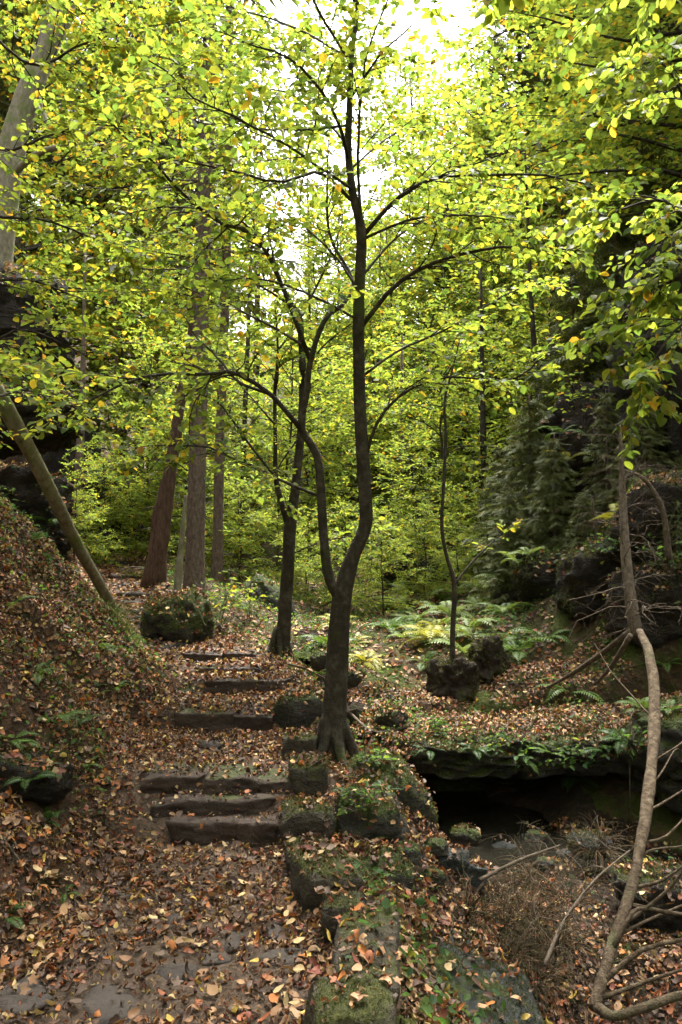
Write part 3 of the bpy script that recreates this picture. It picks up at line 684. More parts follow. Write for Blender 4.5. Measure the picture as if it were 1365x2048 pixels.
for k, (pts, r) in enumerate([([(552, 955, Y1), (500, 890, 7.1), (465, 840, 7.0), (430, 800, 6.9), (370, 780, 6.8)], (.012, .004)), ([(602, 870, Y1), (560, 930, 7.1), (552, 960, 7.0)], (.008, .006)),
        ([(606, 760, Y1), (640, 700, 7.3), (700, 650, 7.4), (780, 610, 7.5)], (.011, .003)), ([(600, 640, Y1), (640, 560, 7.4), (670, 500, 7.6), (720, 440, 7.8)], (.012, .003)),
        ([(560, 560, 7.1), (540, 470, 7.3), (560, 380, 7.5), (600, 300, 7.6)], (.010, .003)), ([(551, 850, Y1), (490, 780, 7.4), (420, 700, 7.6), (340, 650, 7.8)], (.009, .003)),
        ([(590, 615, Y1), (500, 560, 6.8), (400, 520, 6.5), (290, 500, 6.2)], (.012, .003)), ([(580, 1110, Y1), (640, 1085, 7.0), (690, 1075, 6.9), (760, 1065, 6.8)], (.007, .003)),
        ([(556, 700, Y1), (600, 640, 7.5), (640, 560, 7.8)], (.006, .002)), ([(600, 300, 7.6), (650, 220, 7.8), (700, 140, 8.0), (745, 60, 8.2)], (.008, .002)), ([(600, 300, 7.6), (590, 200, 7.7), (610, 100, 7.8), (650, 10, 7.9)], (.008, .002)), ([(720, 440, 7.8), (760, 360, 8.0), (780, 270, 8.2), (770, 190, 8.4)], (.007, .002)), ([(560, 380, 7.5), (510, 280, 7.4), (480, 190, 7.3), (470, 100, 7.2)], (.008, .002))]):
    P, rr = px_limb(pts, r, 12); V, F = tube1(P, rr, 6, None, .05, k); part('branch', V, F, M['beech'], st, smooth=True); limbs.append((P, rr))
limbs += [(P2[-14:], R2[-14:]), (P3[-12:], R3[-12:])]
n2_ = dress(st, limbs, rng, .056, HI, 250, yellow=.06, b_sp=.085, l_sp=.024, blen=(.3, .25), tlen=(.28, .09))

roots(st, np.array(st.location), .055, 5, .28, 62)
# --- sapling on the stump across the stream
rng = np.random.default_rng(13); Ys = 7.85
sp = at(905, 1345, Ys)
sap = thing('sapling', 'thin crooked sapling rising from the dark mossy stump', 'tree', sp)
PA, RA = stem(sap, [(905, 1350, Ys), (906, 1260, Ys), (909, 1168, Ys), (893, 1110, Ys), (884, 1050, Ys), (889, 950, Ys), (892, 870, Ys), (890, 800, Ys), (905, 740, Ys), (925, 660, Ys)], [.027, .025, .023, .018, .017, .015, .014, .012, .009, .004], 36, 8, 5)
PB, RB_ = stem(sap, [(909, 1170, Ys), (940, 1130, 7.9), (985, 1085, 8.0), (1040, 1040, 8.1)], [.014, .011, .008, .004], 12, 6, 6)
dress(sap, [(PA[-12:], RA[-12:]), (PB, RB_)], rng, .07, LO, 0, b_sp=.2, yellow=.2, t0=.4)
def on_ground(px, Y): x = at(px, 1380, Y)[0]; return np.array([x, Y, Hs(x, Y)])
for px, dy, sz_, sd, lab in ((912, 0, (.46, .42, .5), 5, 'broad dark rotten stump carrying the thin sapling'), (978, .2, (.34, .34, .44), 6, 'smaller dark stump grown against the broad one')):
    g_ = on_ground(px, Ys + dy); V, F = rock_shape((g_[0], g_[1], g_[2] + .08), sz_, sd, boxy=.5, rough=.3, sub=5, cuts=9, strata=0)
    V[:, :2] += (V[:, :2] - g_[:2]) * (.35 * np.clip((g_[2] + .08 - V[:, 2]) / .2, 0, 1))[:, None]      # root flare
    single('tree_stump', V, F, M['stump'], lab, 'stump', smooth=True)

# --- near leafy tree leaning in from the right: only its branches reach the picture
rng = np.random.default_rng(14)
rb = np.array([3.3, 4.6, Hs(3.3, 4.6) - .05])
rt = thing('hazel_tree', 'leafy tree with large bright leaves hanging in from the right bank', 'tree', rb)
PR, RR_ = stem(rt, [rb, (3.25, 4.6, 1.5), (3.1, 4.65, 2.8), (2.9, 4.7, 4.0), (2.6, 4.8, 5.2), (2.3, 4.9, 6.4)], [.09, .075, .06, .045, .03, .01], 30, 10, 7, world=True)
limbs = []
for k, (a, pts, r) in enumerate([((3.1, 4.65, 2.8), [(1440, 520, 4.7), (1350, 560, 4.8), (1270, 600, 4.9), (1220, 680, 4.9)], (.018, .004)),
        ((3.12, 4.65, 2.6), [(1470, 640, 4.6), (1380, 640, 4.5), (1320, 700, 4.5), (1290, 780, 4.5)], (.014, .003)),
        ((2.95, 4.7, 3.8), [(1400, 420, 4.9), (1320, 400, 5.0), (1240, 420, 5.2), (1150, 460, 5.4)], (.016, .004)),
        ((2.65, 4.8, 5.0), [(1400, 200, 5.0), (1330, 130, 4.9), (1250, 130, 4.8)], (.012, .003)),
        ((2.5, 4.85, 5.6), [(1330, -60, 4.6), (1200, -120, 4.2), (1050, -150, 3.9)], (.014, .003))]):
    P = resample(np.array([np.array(a)] + [at(*p) for p in pts]), 14); rr = np.linspace(r[0], r[1], 14)
    V, F = tube1(P, rr, 6, None, .05, k); part('branch', V, F, M['beech'], rt, smooth=True); limbs.append((P, rr))
dress(rt, limbs, rng, .068, HI, 300, yellow=.05, b_sp=.105, t0=.15, droop=.5, sag=.08, blen=(.34, .2))

# --- near leafy tree on the left slope
rng = np.random.default_rng(15)
lb = np.array([-3.15, 5.6, Hs(-3.15, 5.6) - .05])
lt = thing('hornbeam_tree', 'yellowing leafy tree on the left slope, thin branches reaching over the bank', 'tree', lb)
PL, RL = stem(lt, [lb, (-3.05, 5.65, 3.2), (-2.95, 5.7, 4.2), (-2.8, 5.8, 5.4), (-2.6, 5.9, 6.6)], [.08, .065, .05, .03, .01], 26, 10, 8, world=True)
limbs = []
for k, (a, pts, r) in enumerate([((-3.06, 5.65, 3.1), [(-60, 700, 5.7), (40, 660, 5.8), (130, 690, 6.0), (220, 740, 6.2)], (.014, .003)),
        ((-3.0, 5.68, 3.6), [(-40, 560, 5.8), (60, 560, 6.0), (170, 600, 6.3), (290, 640, 6.6)], (.014, .003)),
        ((-2.95, 5.7, 4.1), [(-20, 430, 5.8), (90, 440, 6.0), (200, 480, 6.3), (310, 500, 6.6)], (.014, .003)),
        ((-2.9, 5.75, 4.7), [(0, 300, 5.9), (100, 270, 6.0), (190, 250, 6.1), (300, 260, 6.2)], (.013, .003)),
        ((-2.75, 5.8, 5.5), [(60, 130, 5.9), (160, 90, 5.9), (260, 60, 6.0), (380, 40, 6.1)], (.012, .003)),
        ((-3.05, 5.65, 3.0), [(-70, 760, 5.3), (10, 720, 5.0), (60, 730, 4.8)], (.010, .003)),
        ((-3.05, 5.65, 2.9), [(-30, 790, 6.2), (60, 780, 6.6), (150, 820, 7.0), (240, 850, 7.3)], (.012, .003)),
        ((-2.7, 5.85, 5.9), [(120, 0, 5.5), (220, -60, 5.1), (340, -90, 4.8)], (.012, .003))]):
    P = resample(np.array([np.array(a)] + [at(*p) for p in pts]), 14); rr = np.linspace(r[0], r[1], 14)
    V, F = tube1(P, rr, 6, None, .05, k); part('branch', V, F, M['beech'], lt, smooth=True); limbs.append((P, rr))
dress(lt, limbs, rng, .055, HI, 200, yellow=.12, b_sp=.085, t0=.15, blen=(.34, .2))

# --- background broad-leaved trees: a few grown once, then copied
def auto_tree(name, seed, height, spread, crown0, leaf, nl, label, group, yellow=.12, tint=None, r0=.09, b_sp=.34, t_sp=.2, l_sp=.10, tilt=.1, tm=LO):
    rng = np.random.default_rng(seed)
    root = thing(name, label, 'tree', (0, 0, 0), group)
    n = 12; z = np.linspace(0, height, n); off = np.cumsum(rng.normal(0, tilt * height / n, (n, 2)), 0); off[0] = 0
    P = np.column_stack([off, z]); P[0, 2] = -.3; rr = np.linspace(1, .08, n) ** .8 * r0
    V, F = tube1(P, rr, 9, 30, .06, seed); part('trunk', V, F, M['beech'], root, smooth=True)
    P = resample(P, 30); rr = np.interp(np.linspace(0, n - 1, 30), np.arange(n), rr)
    limbs = []; A = Acc()
    for k in range(nl):
        t = crown0 + (1 - crown0) * (k + rng.random()) / nl; i = min(int(t * 29), 28); p = P[i]
        az = k * 2.4 + rng.normal(0, .3); el = lerp(.1, .9, t ** 1.5) + rng.normal(0, .1)
        ln = spread * (1.0 - .65 * ((t - crown0) / (1 - crown0)) ** 1.3) * rng.uniform(.7, 1.15)
        d = np.array([math.cos(az) * math.cos(el), math.sin(az) * math.cos(el), math.sin(el)]); Q = [p]
        for s in range(8):
            d = nrm(d + rng.normal(0, .12, 3) + np.array([0, 0, -.02])); Q.append(Q[-1] + d * ln / 8)
        Q = np.array(Q); r = np.linspace(max(rr[i] * .5, .012), .004, 9); limbs.append((Q, r)); A.add(*tubes(Q[None], r[None], 5))
    V, F, _ = A.get(); part('branches', V, F, M['beech'], root, smooth=True, kind='stuff')
    # one part holds the whole far crown
    lp, lr, ls, lc = [], [], [], []
    for Q, r in limbs:
        B, BR = spawn(Q[None], r[None], b_sp, .2, R(50), .32, .25, 5, rng, .02, .02, .2)
        T, TR = spawn(B, BR, t_sp, .1, R(48), .3, .12, 3, rng, 0, .02, .2)
        for W, s in ((T, l_sp), (B, l_sp)):
            a, b_, c, d = leaves_on(W, s, leaf, rng, .05, yellow, tint, .15); lp.append(a); lr.append(b_); ls.append(c); lc.append(d)
    pos, Rm, sz, cols = map(np.concatenate, (lp, lr, ls, lc))
    build_foliage(root, pos, Rm, sz, cols, tm, rng, 0, 'crown')
    return root, len(pos)
counts = []
def where(x, y):
    d = x - np.interp(y, GY, GX); side = 'on the left slope' if d < -2 else 'on the right slope' if d > 2 else 'on the valley floor'
    dep = 'just behind the boulders' if y < 12.5 else 'beyond the fern patch' if y < 18 else 'halfway up the valley' if y < 27 else 'far up the valley' if y < 40 else 'on the skyline'
    return side + ' ' + dep
def kind_words(t): return t.split(' growing')[0]
def grove(proto, spots):
    words = kind_words(proto['label'])
    for i, (px, Y, s, rz) in enumerate(spots):
        o = proto if i == 0 else copy_tree(proto)
        x = (px - 682.5) / FPX * Y * 1.0
        o['label'] = words + ' ' + where(x, Y)
        o.location = (x, Y, Hs(x, Y) - .05); o.rotation_euler = (0, 0, rz); o.scale = (s, s, s * (0.9 + .2 * ((i * 37) % 10) / 10))
u1, c1 = auto_tree('young_beech', 101, 3.6, 1.9, .12, .08, 40, 'young layered green beech growing', 'young beeches in the valley', .05, r0=.035, b_sp=.16, t_sp=.085, l_sp=.042)
u2, c2 = auto_tree('young_beech', 102, 5.2, 2.3, .14, .085, 44, 'taller young beech with flat sprays growing', 'tall young beeches', .07, r0=.05, b_sp=.185, t_sp=.095, l_sp=.047)
u3, c3 = auto_tree('beech_tree', 103, 11, 4.0, .2, .13, 60, 'tall bright green broad-leaved tree growing', 'tall beeches of the slopes', .08, r0=.13, b_sp=.22, t_sp=.14, l_sp=.08)
u4, c4 = auto_tree('beech_tree', 104, 9.5, 3.4, .22, .12, 54, 'golden-tinged broad-leaved tree growing', 'golden-tinged trees of the slopes', .2, r0=.11, b_sp=.22, t_sp=.14, l_sp=.075)
grove(u1, [(830, 13.5, .7, .3), (765, 11.3, .38, 1.1), (690, 12, .42, 2.3), (615, 12.6, .42, 3.5), (555, 13.4, .45, 4.6), (850, 12.2, .36, 5.5), (915, 11.6, .32, .6), (210, 13.4, .42, 1.7), (262, 14.6, .45, 2.9), (150, 12.2, .4, 4.0), (310, 15.8, .5, 5.2), (480, 12.8, .4, .2), (960, 13, .45, 3.2), (1010, 14.5, .5, 1.5), (880, 16, 1.1, 4), (720, 18, 1.2, 3.3), (450, 17, 1.2, .9), (300, 15, .9, 2.6), (620, 20, 1.3, 2.2), (840, 20, 1.3, .2), (1100, 16, 1.1, 3.9), (580, 16.5, 1.1, 3.0), (380, 13.5, .9, 5.0), (960, 18, 1.2, 1.6), (1030, 21, 1.4, .9)])
grove(u2, [(760, 22, 1.2, 1), (900, 24, 1.3, 2.6), (1000, 20, 1.2, .4), (380, 20, 1.2, 5.2), (680, 28, 1.5, 3), (820, 30, 1.6, .7), (250, 19, 1.2, 2.9), (1120, 22, 1.3, 3.5), (970, 30, 1.6, 4.6), (740, 36, 1.8, 5.5), (860, 21, 1.1, 3.0), (940, 26, 1.4, 1.3), (640, 25, 1.3, .2), (1060, 25, 1.5, 4.0), (800, 25, 1.3, 2.0)])
grove(u3, [(1450, 11.5, .9, 0), (1540, 10.8, .8, 2.5), (1300, 17, 1.15, 1.2), (1270, 22, 1.3, 2.4), (1030, 27, 1.4, 3.1), (1440, 15, 1.2, 4.4), (930, 34, 1.5, 5.1), (830, 40, 1.5, .6), (1130, 31, 1.6, 2.0), (640, 44, 1.2, 1.1), (880, 26, 1.1, 2.9), ])
grove(u4, [(0, 17, 1.2, 1.0), (190, 21, 1.3, 2.0), (370, 22, 1.3, 4.0), (100, 22, 1.5, 5.0), (280, 28, 1.6, .8), ])
counts += [n_main, n2_, c1, c2, c3, c4]

# ------------------------------------------------------------------ spruces
NEED = np.array([[.075, .095, .03], [.1, .12, .034], [.07, .085, .034], [.12, .125, .04]])
def spruce(seed, height, spread, crown0, label, group, r0=.18, whorls=34, per=6, name='spruce_tree', tl=.46, dens=13):
    rng = np.random.default_rng(seed); root = thing(name, label, 'tree', (0, 0, 0), group)
    n = 10; P = np.column_stack([rng.normal(0, .015 * height / 10, n).cumsum(), rng.normal(0, .015 * height / 10, n).cumsum(), np.linspace(-.3, height, n)]); rr = np.linspace(r0, .015, n)
    V, F = tube1(P, rr, 11, 30, .05, seed); part('trunk', V, F, M['spruce'], root, smooth=True)
    BP, BR = [], []
    for w in range(whorls):
        t = crown0 + (1 - crown0) * (w + rng.random() * .6) / whorls
        for k in range(per):
            az = k * 2 * math.pi / per + w * .7 + rng.normal(0, .25)
            ln = spread * (1 - (t - crown0) / (1 - crown0) * .93) * rng.uniform(.6, 1.1)
            p = np.array([np.interp(t, np.linspace(0, 1, n), P[:, 0]), np.interp(t, np.linspace(0, 1, n), P[:, 1]), t * height])
            u = np.linspace(0, 1, 6)[:, None]
            h = np.array([math.cos(az), math.sin(az), 0])
            BP.append(p + h * u * ln + np.array([0, 0, 1]) * (-.42 * u + .28 * u * u) * ln + rng.normal(0, .03, (6, 3)) * u); BR.append(np.linspace(.018, .004, 6) * height / 14)
    BP = np.array(BP); BR = np.array(BR)
    part('branches', *tubes(BP, BR, 4), M['dead'], root, kind='stuff')
    # hanging needle sprays
    L = poly_len(BP); m = np.maximum(3, (L * dens).astype(int)); idx = np.repeat(np.arange(len(BP)), m); k = np.concatenate([np.arange(c) for c in m])
    t = .12 + .88 * (k + rng.random(len(k))) / m[idx]; pos, tan = along(BP, idx, t)
    side = nrm(np.cross(tan, np.array([0, 0, 1.0]))) * np.where(k % 2, 1.0, -1.0)[:, None]
    fwd = nrm(tan * .6 + side * rng.uniform(.3, 1, (len(k), 1)) + np.array([0, 0, -1.0]) * rng.uniform(.1, .7, (len(k), 1)))
    sz = tl * rng.uniform(.5, 1.2, len(k)); up = nrm(np.array([0, 0, 1.0]) + rng.normal(0, .5, (len(k), 3)))
    # a spray: thin spine with short needle-twigs left and right
    tv = [[0, 0, 0], [1, 0, -.08]]; tf = []
    for j, u in enumerate(np.linspace(.08, .9, 6)):
        for s in (1, -1):
            b_ = len(tv); wl_ = .34 * (1 - .6 * u); tv += [[u - .03, 0, 0], [u + .13, s * wl_, -.04], [u + .11, s * .02, .01]]; tf.append([b_, b_ + 1, b_ + 2])
    tf += [[0, 1, 4]]
    V, F, C = place((np.array(tv, float), [np.array(tf)]), pos, frames(fwd, up), sz, NEED[rng.integers(0, 4, len(k))] * rng.uniform(.7, 1.3, (len(k), 1)))
    part('crown', V, F, M['needle'], root, C, kind='stuff')
    return root
s1 = spruce(201, 19, 2.4, .38, 'tall spruce with bare lower trunk growing', 'tall background spruces', r0=.2)
s2 = spruce(202, 23, 2.7, .22, 'tall full-crowned spruce growing', 'full-crowned far spruces', r0=.22, whorls=40)
s3 = spruce(203, 3.4, 1.3, .06, 'young dark spruce growing', 'young spruces under the cliff', r0=.05, whorls=20, per=6, name='young_spruce', tl=.24, dens=24)
grove(s1, [(330, 26, 1.0, 0), (240, 24, 1.05, 1), (30, 22, 1.1, 3), (420, 30, 1.0, 4), (310, 33, 1.15, .5), (-120, 19, 1, 1.5), (90, 32, 1.2, 2.2)])
grove(s2, [(1075, 27, 1.0, 0), (1180, 32, 1.15, 1), (1000, 46, .95, 2), (1290, 30, 1.2, 3), (960, 58, .85, 4), (880, 62, .7, 5), (1130, 44, 1.2, .6), (780, 60, .62, 1.4), (700, 64, .55, 2.3), (200, 44, 1.2, 3.2), (20, 40, 1.2, 4.1), (620, 62, .5, 5.2), (1400, 24, 1.1, 2.6)])
grove(s3, [(1060, 11.0, .75, 0), (1150, 12.4, 1.0, 1), (1000, 12.5, .6, 2), (1240, 12.0, 1.2, 3), (1020, 10.2, .42, 4), (1110, 9.8, .5, 5), (1300, 12.5, 1.3, .7), (1215, 9.6, .42, 1.3), (1290, 8.9, .4, 2.2), (1345, 9.4, .5, 3.3), (1170, 9.0, .3, 4.4), (1350, 7.6, .28, 5.1)])

def behind(proto, spots):  # forest continued out of view; these trees are added to block sky light
    for x, y, s_, rz in spots:
        o = copy_tree(proto); o['label'] = kind_words(proto['label']).split(' on the')[0] + ' added out of view to block sky light'; o.location = (x, y, Hs(x, y) - .05); o.rotation_euler = (0, 0, rz); o.scale = (s_, s_, s_)
behind(u3, [(-4.5, -3.5, 1.0, 1), (4.5, -4, 1.1, 2), (0.5, -8, 1.1, 3), (-7, -9, 1.1, 4), (7.5, -10, 1.1, 5), (7.5, 2.5, 1.0, .4)])
behind(u4, [(-7.5, 1.5, 1.0, 1), (3, -13, 1.2, 2), (-3.5, -14, 1.2, 3), (10, -3, 1.1, 4)])
behind(s1, [(-9, -5, 1, 1), (10, -12, 1, 2), (0, -18, 1, 3), (-10, -16, 1, 4), (-11, 5, 1, 5)])
# spruce trunks by the path, only their stems are in view
def bole(name, pts, r, seed, label, mat, cat='tree', stubs=0, n=30, k=16, lump=.06, top=None, group=None):
    P = np.array([at(*p) for p in pts]); base = np.array([P[0][0], P[0][1], Hs(P[0][0], P[0][1]) - .05]); P[0] = base
    t = thing(name, label, cat, base, group); V, F = tube1(P, r, k, n, lump, seed); part('trunk', V, F, M[mat], t, smooth=True)
    rng = np.random.default_rng(seed); Q = resample(P, 60); rq = np.interp(np.linspace(0, 1, 60), np.linspace(0, 1, len(r)), r)
    for s in range(stubs):
        i = int(rng.uniform(4, 58)); az = rng.uniform(0, 6.28); ln = rng.uniform(.1, .5)
        d = np.array([math.cos(az), math.sin(az), rng.uniform(-.2, .3)])
        pts_ = np.array([Q[i] + d * rq[i] * .7, Q[i] + d * (rq[i] + ln * .5), Q[i] + d * (rq[i] + ln) + np.array([0, 0, -.05])])
        V, F = tube1(pts_, [.012, .008, .003], 5); part('branch_stub', V, F, M['dead'], t)
    return t
# crown shared with the taller spruces
bA = bole('spruce_tree', [(388, 1215, 10.6), (392, 1080, 10.6), (396, 900, 10.6), (402, 640, 10.6), (412, 300, 10.6), (425, -200, 10.6), (435, -900, 10.6)], [.16, .12, .112, .105, .095, .07, .03], 301, 'thick reddish-brown spruce trunk beside the dome-shaped boulder', 'spruce', stubs=14)
bB = bole('spruce_tree', [(434, 1215, 12.2), (436, 1080, 12.2), (440, 900, 12.2), (452, 560, 12.2), (458, 200, 12.2), (464, -300, 12.2), (470, -900, 12.2)], [.10, .078, .072, .066, .06, .045, .02], 302, 'slimmer pale brown spruce trunk behind the thick one', 'spruce', stubs=12)
for b_, seed, zc, sp_ in ((bA, 311, 5.2, 2.0), (bB, 312, 6.0, 1.8)):      # their own crowns high above
    rng = np.random.default_rng(seed); BP, BR = [], []; base = np.array(b_.location)
    tp = np.array([o for o in b_.children if o.name.startswith('trunk')][0].data.vertices[-1].co) + base
    for w in range(26):
        z = zc + (tp[2] - zc) * w / 26
        for k in range(5):
            az = rng.uniform(0, 6.28); ln = sp_ * (1 - .8 * w / 26) * rng.uniform(.6, 1.1); u = np.linspace(0, 1, 6)[:, None]
            p = np.array([lerp(base[0], tp[0], (z - base[2]) / (tp[2] - base[2])), base[1], z])
            BP.append(p + np.array([math.cos(az), math.sin(az), 0]) * u * ln + np.array([0, 0, 1]) * (-.45 * u + .28 * u * u) * ln); BR.append(np.linspace(.014, .004, 6))
    BP, BR = np.array(BP), np.array(BR); V, F = tubes(BP, BR, 4); part('branches', V, F, M['dead'], b_, kind='stuff')
    L = poly_len(BP); m = np.maximum(3, (L * 11).astype(int)); idx = np.repeat(np.arange(len(BP)), m); k = np.concatenate([np.arange(c) for c in m])
    t = .3 + .7 * (k + rng.random(len(k))) / m[idx]; pos, tan = along(BP, idx, t)
    side = nrm(np.cross(tan, np.array([0, 0, 1.0]))) * np.where(k % 2, 1.0, -1.0)[:, None]
    fwd = nrm(tan * .6 + side * rng.uniform(.3, 1, (len(k), 1)) + np.array([0, 0, -1.0]) * rng.uniform(.1, .7, (len(k), 1)))
    tv = np.array([[0, 0, 0], [.35, .12, 0], [1, 0, -.1], [.35, -.12, 0]], float)
    V, F, C = place((tv, [np.array([[0, 1, 2, 3]])]), pos, frames(fwd, np.broadcast_to([0, 0, 1.0], fwd.shape)), .28 * rng.uniform(.5, 1.2, len(k)), NEED[rng.integers(0, 4, len(k))])
    part('crown', V, F, M['needle'], b_, C, kind='stuff')
bole('snag', [(305, 1170, 11.2), (318, 1090, 11.2), (334, 990, 11.2), (347, 900, 11.25), (362, 800, 11.3), (380, 700, 11.4), (392, 560, 11.5), (400, 380, 11.6)], [.17, .135, .11, .085, .07, .06, .05, .02], 303, 'leaning broken snag with split reddish rotten wood', 'rot', 'dead tree', stubs=8, lump=.3)
bole('dead_tree', [(352, 1200, 10.0), (358, 1140, 10.0), (366, 1060, 10.0), (372, 990, 10.0)], [.05, .045, .035, .02], 304, 'short pale mossy stem leaning beside the thick spruce trunk', 'log', 'dead tree', lump=.1)
bole('tree_stump', [(398, 1290, 8.7), (397, 1255, 8.7), (396, 1215, 8.7), (398, 1190, 8.7)], [.075, .06, .05, .02], 305, 'narrow dark jagged stump in front of the thick spruce trunk', 'rot', 'stump', lump=.25)
for i, (px, Y, py0, py1, dx, r) in enumerate([(265, 17, 1120, 880, 12, .07), (250, 18, 1100, 860, -14, .06), (290, 19, 1110, 850, 10, .05), (155, 15, 1030, 820, 10, .10), (480, 16, 1190, 600, 20, .06), (500, 19, 1180, 700, 10, .05), (975, 15, 1030, 880, -8, .1), (795, 17, 1120, 1020, 6, .1), (1090, 15, 960, 640, -25, .08), (1340, 12.5, 1000, 560, 20, .08), (510, 23, 1180, 420, 10, .08), (750, 26, 1100, 700, 8, .07), (630, 24, 1100, 640, -10, .06), (940, 22, 1000, 700, 14, .06)]):
    bole('slender_trunk', [(px, py0, Y), (px + dx * .3, lerp(py0, py1, .35), Y), (px + dx * .6, lerp(py0, py1, .7), Y), (px + dx, py1, Y), (px + dx * 1.6, py1 - 350, Y)], [r, r * .85, r * .75, r * .6, r * .2], 320 + i, 'slender %s trunk standing ' % ('brown' if i % 2 else 'dark') + where(at(px, py0, Y)[0], Y), 'spruce' if i % 2 else 'beech', n=16, k=8, group='slender background trunks')
# old beech on the left, high pale limbs
pb = bole('beech_tree', [(-40, 900, 12.5), (-15, 600, 12.5), (15, 350, 12.5), (60, 180, 12.5), (130, 20, 12.5), (180, -150, 12.4)], [.3, .26, .22, .18, .13, .08], 340, 'large pale-barked old tree leaning out from the top of the left slope', 'log', n=40)
for pts, r in (([(15, 360, 12.5), (70, 310, 12.2), (140, 285, 12.0), (260, 230, 11.6)], (.06, .02)), ([(60, 190, 12.5), (90, 60, 12.5), (100, -80, 12.5)], (.09, .05)), ([(70, 200, 12.5), (95, 250, 12.3), (60, 130, 12.6)], (.04, .02)), ([(130, 20, 12.5), (180, 20, 12.3), (260, -40, 12.1)], (.05, .02))):
    P, rr = px_limb(pts, r, 12); V, F = tube1(P, rr, 8, None, .08, 5); part('branch', V, F, M['log'], pb, smooth=True)

# ------------------------------------------------------------------ fallen wood
def wood(name, pts, r, mat, label, cat='branch', k=8, n=24, twigs=0, seed=0, group=None, lump=.08):
    P = np.array([at(*p) if len(p) == 3 and not isinstance(p, np.ndarray) else p for p in pts]); base = P[0]
    t = thing(name, label, cat, base, group); V, F = tube1(P, r, k, n, lump, seed); part('stem', V, F, M[mat], t, smooth=True)
    return t, resample(P, n), np.interp(np.linspace(0, len(P) - 1, n), np.arange(len(P)), r)
wood('fallen_log', [(-60, 690, 6.5), (20, 830, 6.8), (90, 960, 7.2), (150, 1080, 7.8), (215, 1195, 8.5), (238, 1235, 8.8)], [.072, .068, .062, .056, .052, .04], 'log', 'straight mossy log leaning down the left slope to the path', 'log', k=14, n=40, seed=4)
t, P, r = wood('bare_pole', [(1188, 2018, 3.15), (1198, 1985, 3.2), (1228, 1885, 3.4), (1262, 1780, 3.65), (1283, 1680, 3.95), (1298, 1580, 4.3), (1308, 1480, 4.65), (1308, 1380, 5.0), (1299, 1310, 5.3), (1280, 1262, 5.6)], [.02, .022, .023, .025, .027, .029, .031, .032, .031, .024], 'bare', 'bent bare pole of a dead spruce with side twigs, rising from the gully', 'dead tree', k=14, n=90, seed=9, lump=.22)
rng = np.random.default_rng(77)
for (i, px, py, Y, rr) in [(10, 1290, 1818, 3.5, .012), (13, 1365, 1745, 3.5, .01), (17, 1400, 1700, 3.8, .009), (22, 1390, 1612, 4.2, .008), (25, 1385, 1565, 4.3, .008), (15, 1420, 1820, 3.5, .011), (7, 1400, 1870, 3.3, .012), (28, 1350, 1500, 4.8, .007), (20, 1375, 1690, 4.0, .007), (31, 1400, 1430, 4.7, .006), (12, 1420, 1790, 3.9, .008), (4, 1400, 1930, 3.2, .009), (35, 1220, 1340, 5.2, .007)]:
    i = int(i * 1.8); q = at(px, py, Y); mid = (P[i] + q) / 2 + rng.normal(0, .03, 3); Q = resample(np.array([P[i], mid, q, q + (q - mid) * .6 + rng.normal(0, .06, 3)]), 10)
    V, F = tube1(Q, np.linspace(rr, rr * .3, 10), 6); part('side_twig', V, F, M['bare'], t, smooth=True)
wood('root_branch', [(1195, 2015, 3.14), (1230, 2032, 3.05), (1290, 2015, 3.0), (1365, 1990, 3.0), (1450, 1985, 3.0)], [.02, .018, .017, .014, .012], 'bare', 'bare branch lying along the gully from the foot of the bent pole', seed=3)
wood('fallen_branch', [surf(577, 1333) + [0, 0, .02], surf(612, 1345) + [0, 0, .03], surf(652, 1362) + [0, 0, .02]], [.009, .009, .006], 'bare', 'pale peeled stick lying across the bank beside the second tree', n=8)
wood('fallen_branch', [surf(700, 1432) + [0, 0, .03], surf(745, 1470) + [0, 0, .03], surf(800, 1466) + [0, 0, .03], surf(822, 1452) + [0, 0, .03]], [.012, .012, .01, .005], 'dead', 'dark curved stick on the flat bank behind the ledge', n=14)
wood('fallen_branch', [at(1262, 1262, 5.9), at(1200, 1310, 6.2), at(1140, 1350, 6.6), at(1095, 1375, 6.9)], [.025, .022, .018, .01], 'dead', 'dark broken branch slanting down from the dead root crown', n=14)
wood('fallen_branch', [at(1262, 1270, 5.8), at(1225, 1330, 6.0), at(1190, 1370, 6.2)], [.02, .016, .008], 'dead', 'short dark branch below the dead root crown', n=10)
# dead upright brush on the right bank
def brush(name, pts, r, seed, label, n1=16, ln=.5):
    t, P, rr = wood(name, pts, r, 'beech' if r[0] > .05 else 'dead', label, 'dead tree', k=9, n=24, seed=seed, lump=.15)
    rng = np.random.default_rng(seed); A = Acc()
    B, BR = spawn(P[None], rr[None], .045, .05, R(65), .0, ln, 8, rng, .1, .14, .35, .14, .0028, 1.4)
    T, TR = spawn(B, BR, .045, .15, R(50), .4, .05, 5, rng, 0, .12, .35, .6, .0013, 1.2)
    for k in range(len(B)): V, F = tubes(B[k:k + 1], BR[k:k + 1], 5); part('branch', V, F, M['dead'], t)
    A.add(*tubes(T, TR, 3)); V, F, _ = A.get(); part('twigs', V, F, M['dead'], t, kind='stuff')
brush('dead_spruce', [(1275, 1275, 5.9), (1262, 1200, 6.0), (1250, 1080, 6.2), (1245, 960, 6.4), (1240, 850, 6.5)], [.05, .042, .034, .024, .008], 401, 'upright dead spruce stem with brittle twigs on the right bank')
brush('dead_spruce', [(1340, 1120, 7.2), (1325, 1020, 7.2), (1290, 960, 7.2), (1250, 940, 7.2)], [.03, .025, .018, .006], 402, 'arching dead branch with pale drooping twigs beside the cliff', ln=.35)
brush('dead_spruce', [(1195, 1250, 8.6), (1200, 1120, 8.6), (1185, 1000, 8.6)], [.03, .022, .008], 403, 'thin dead stem among the young spruces', ln=.4)
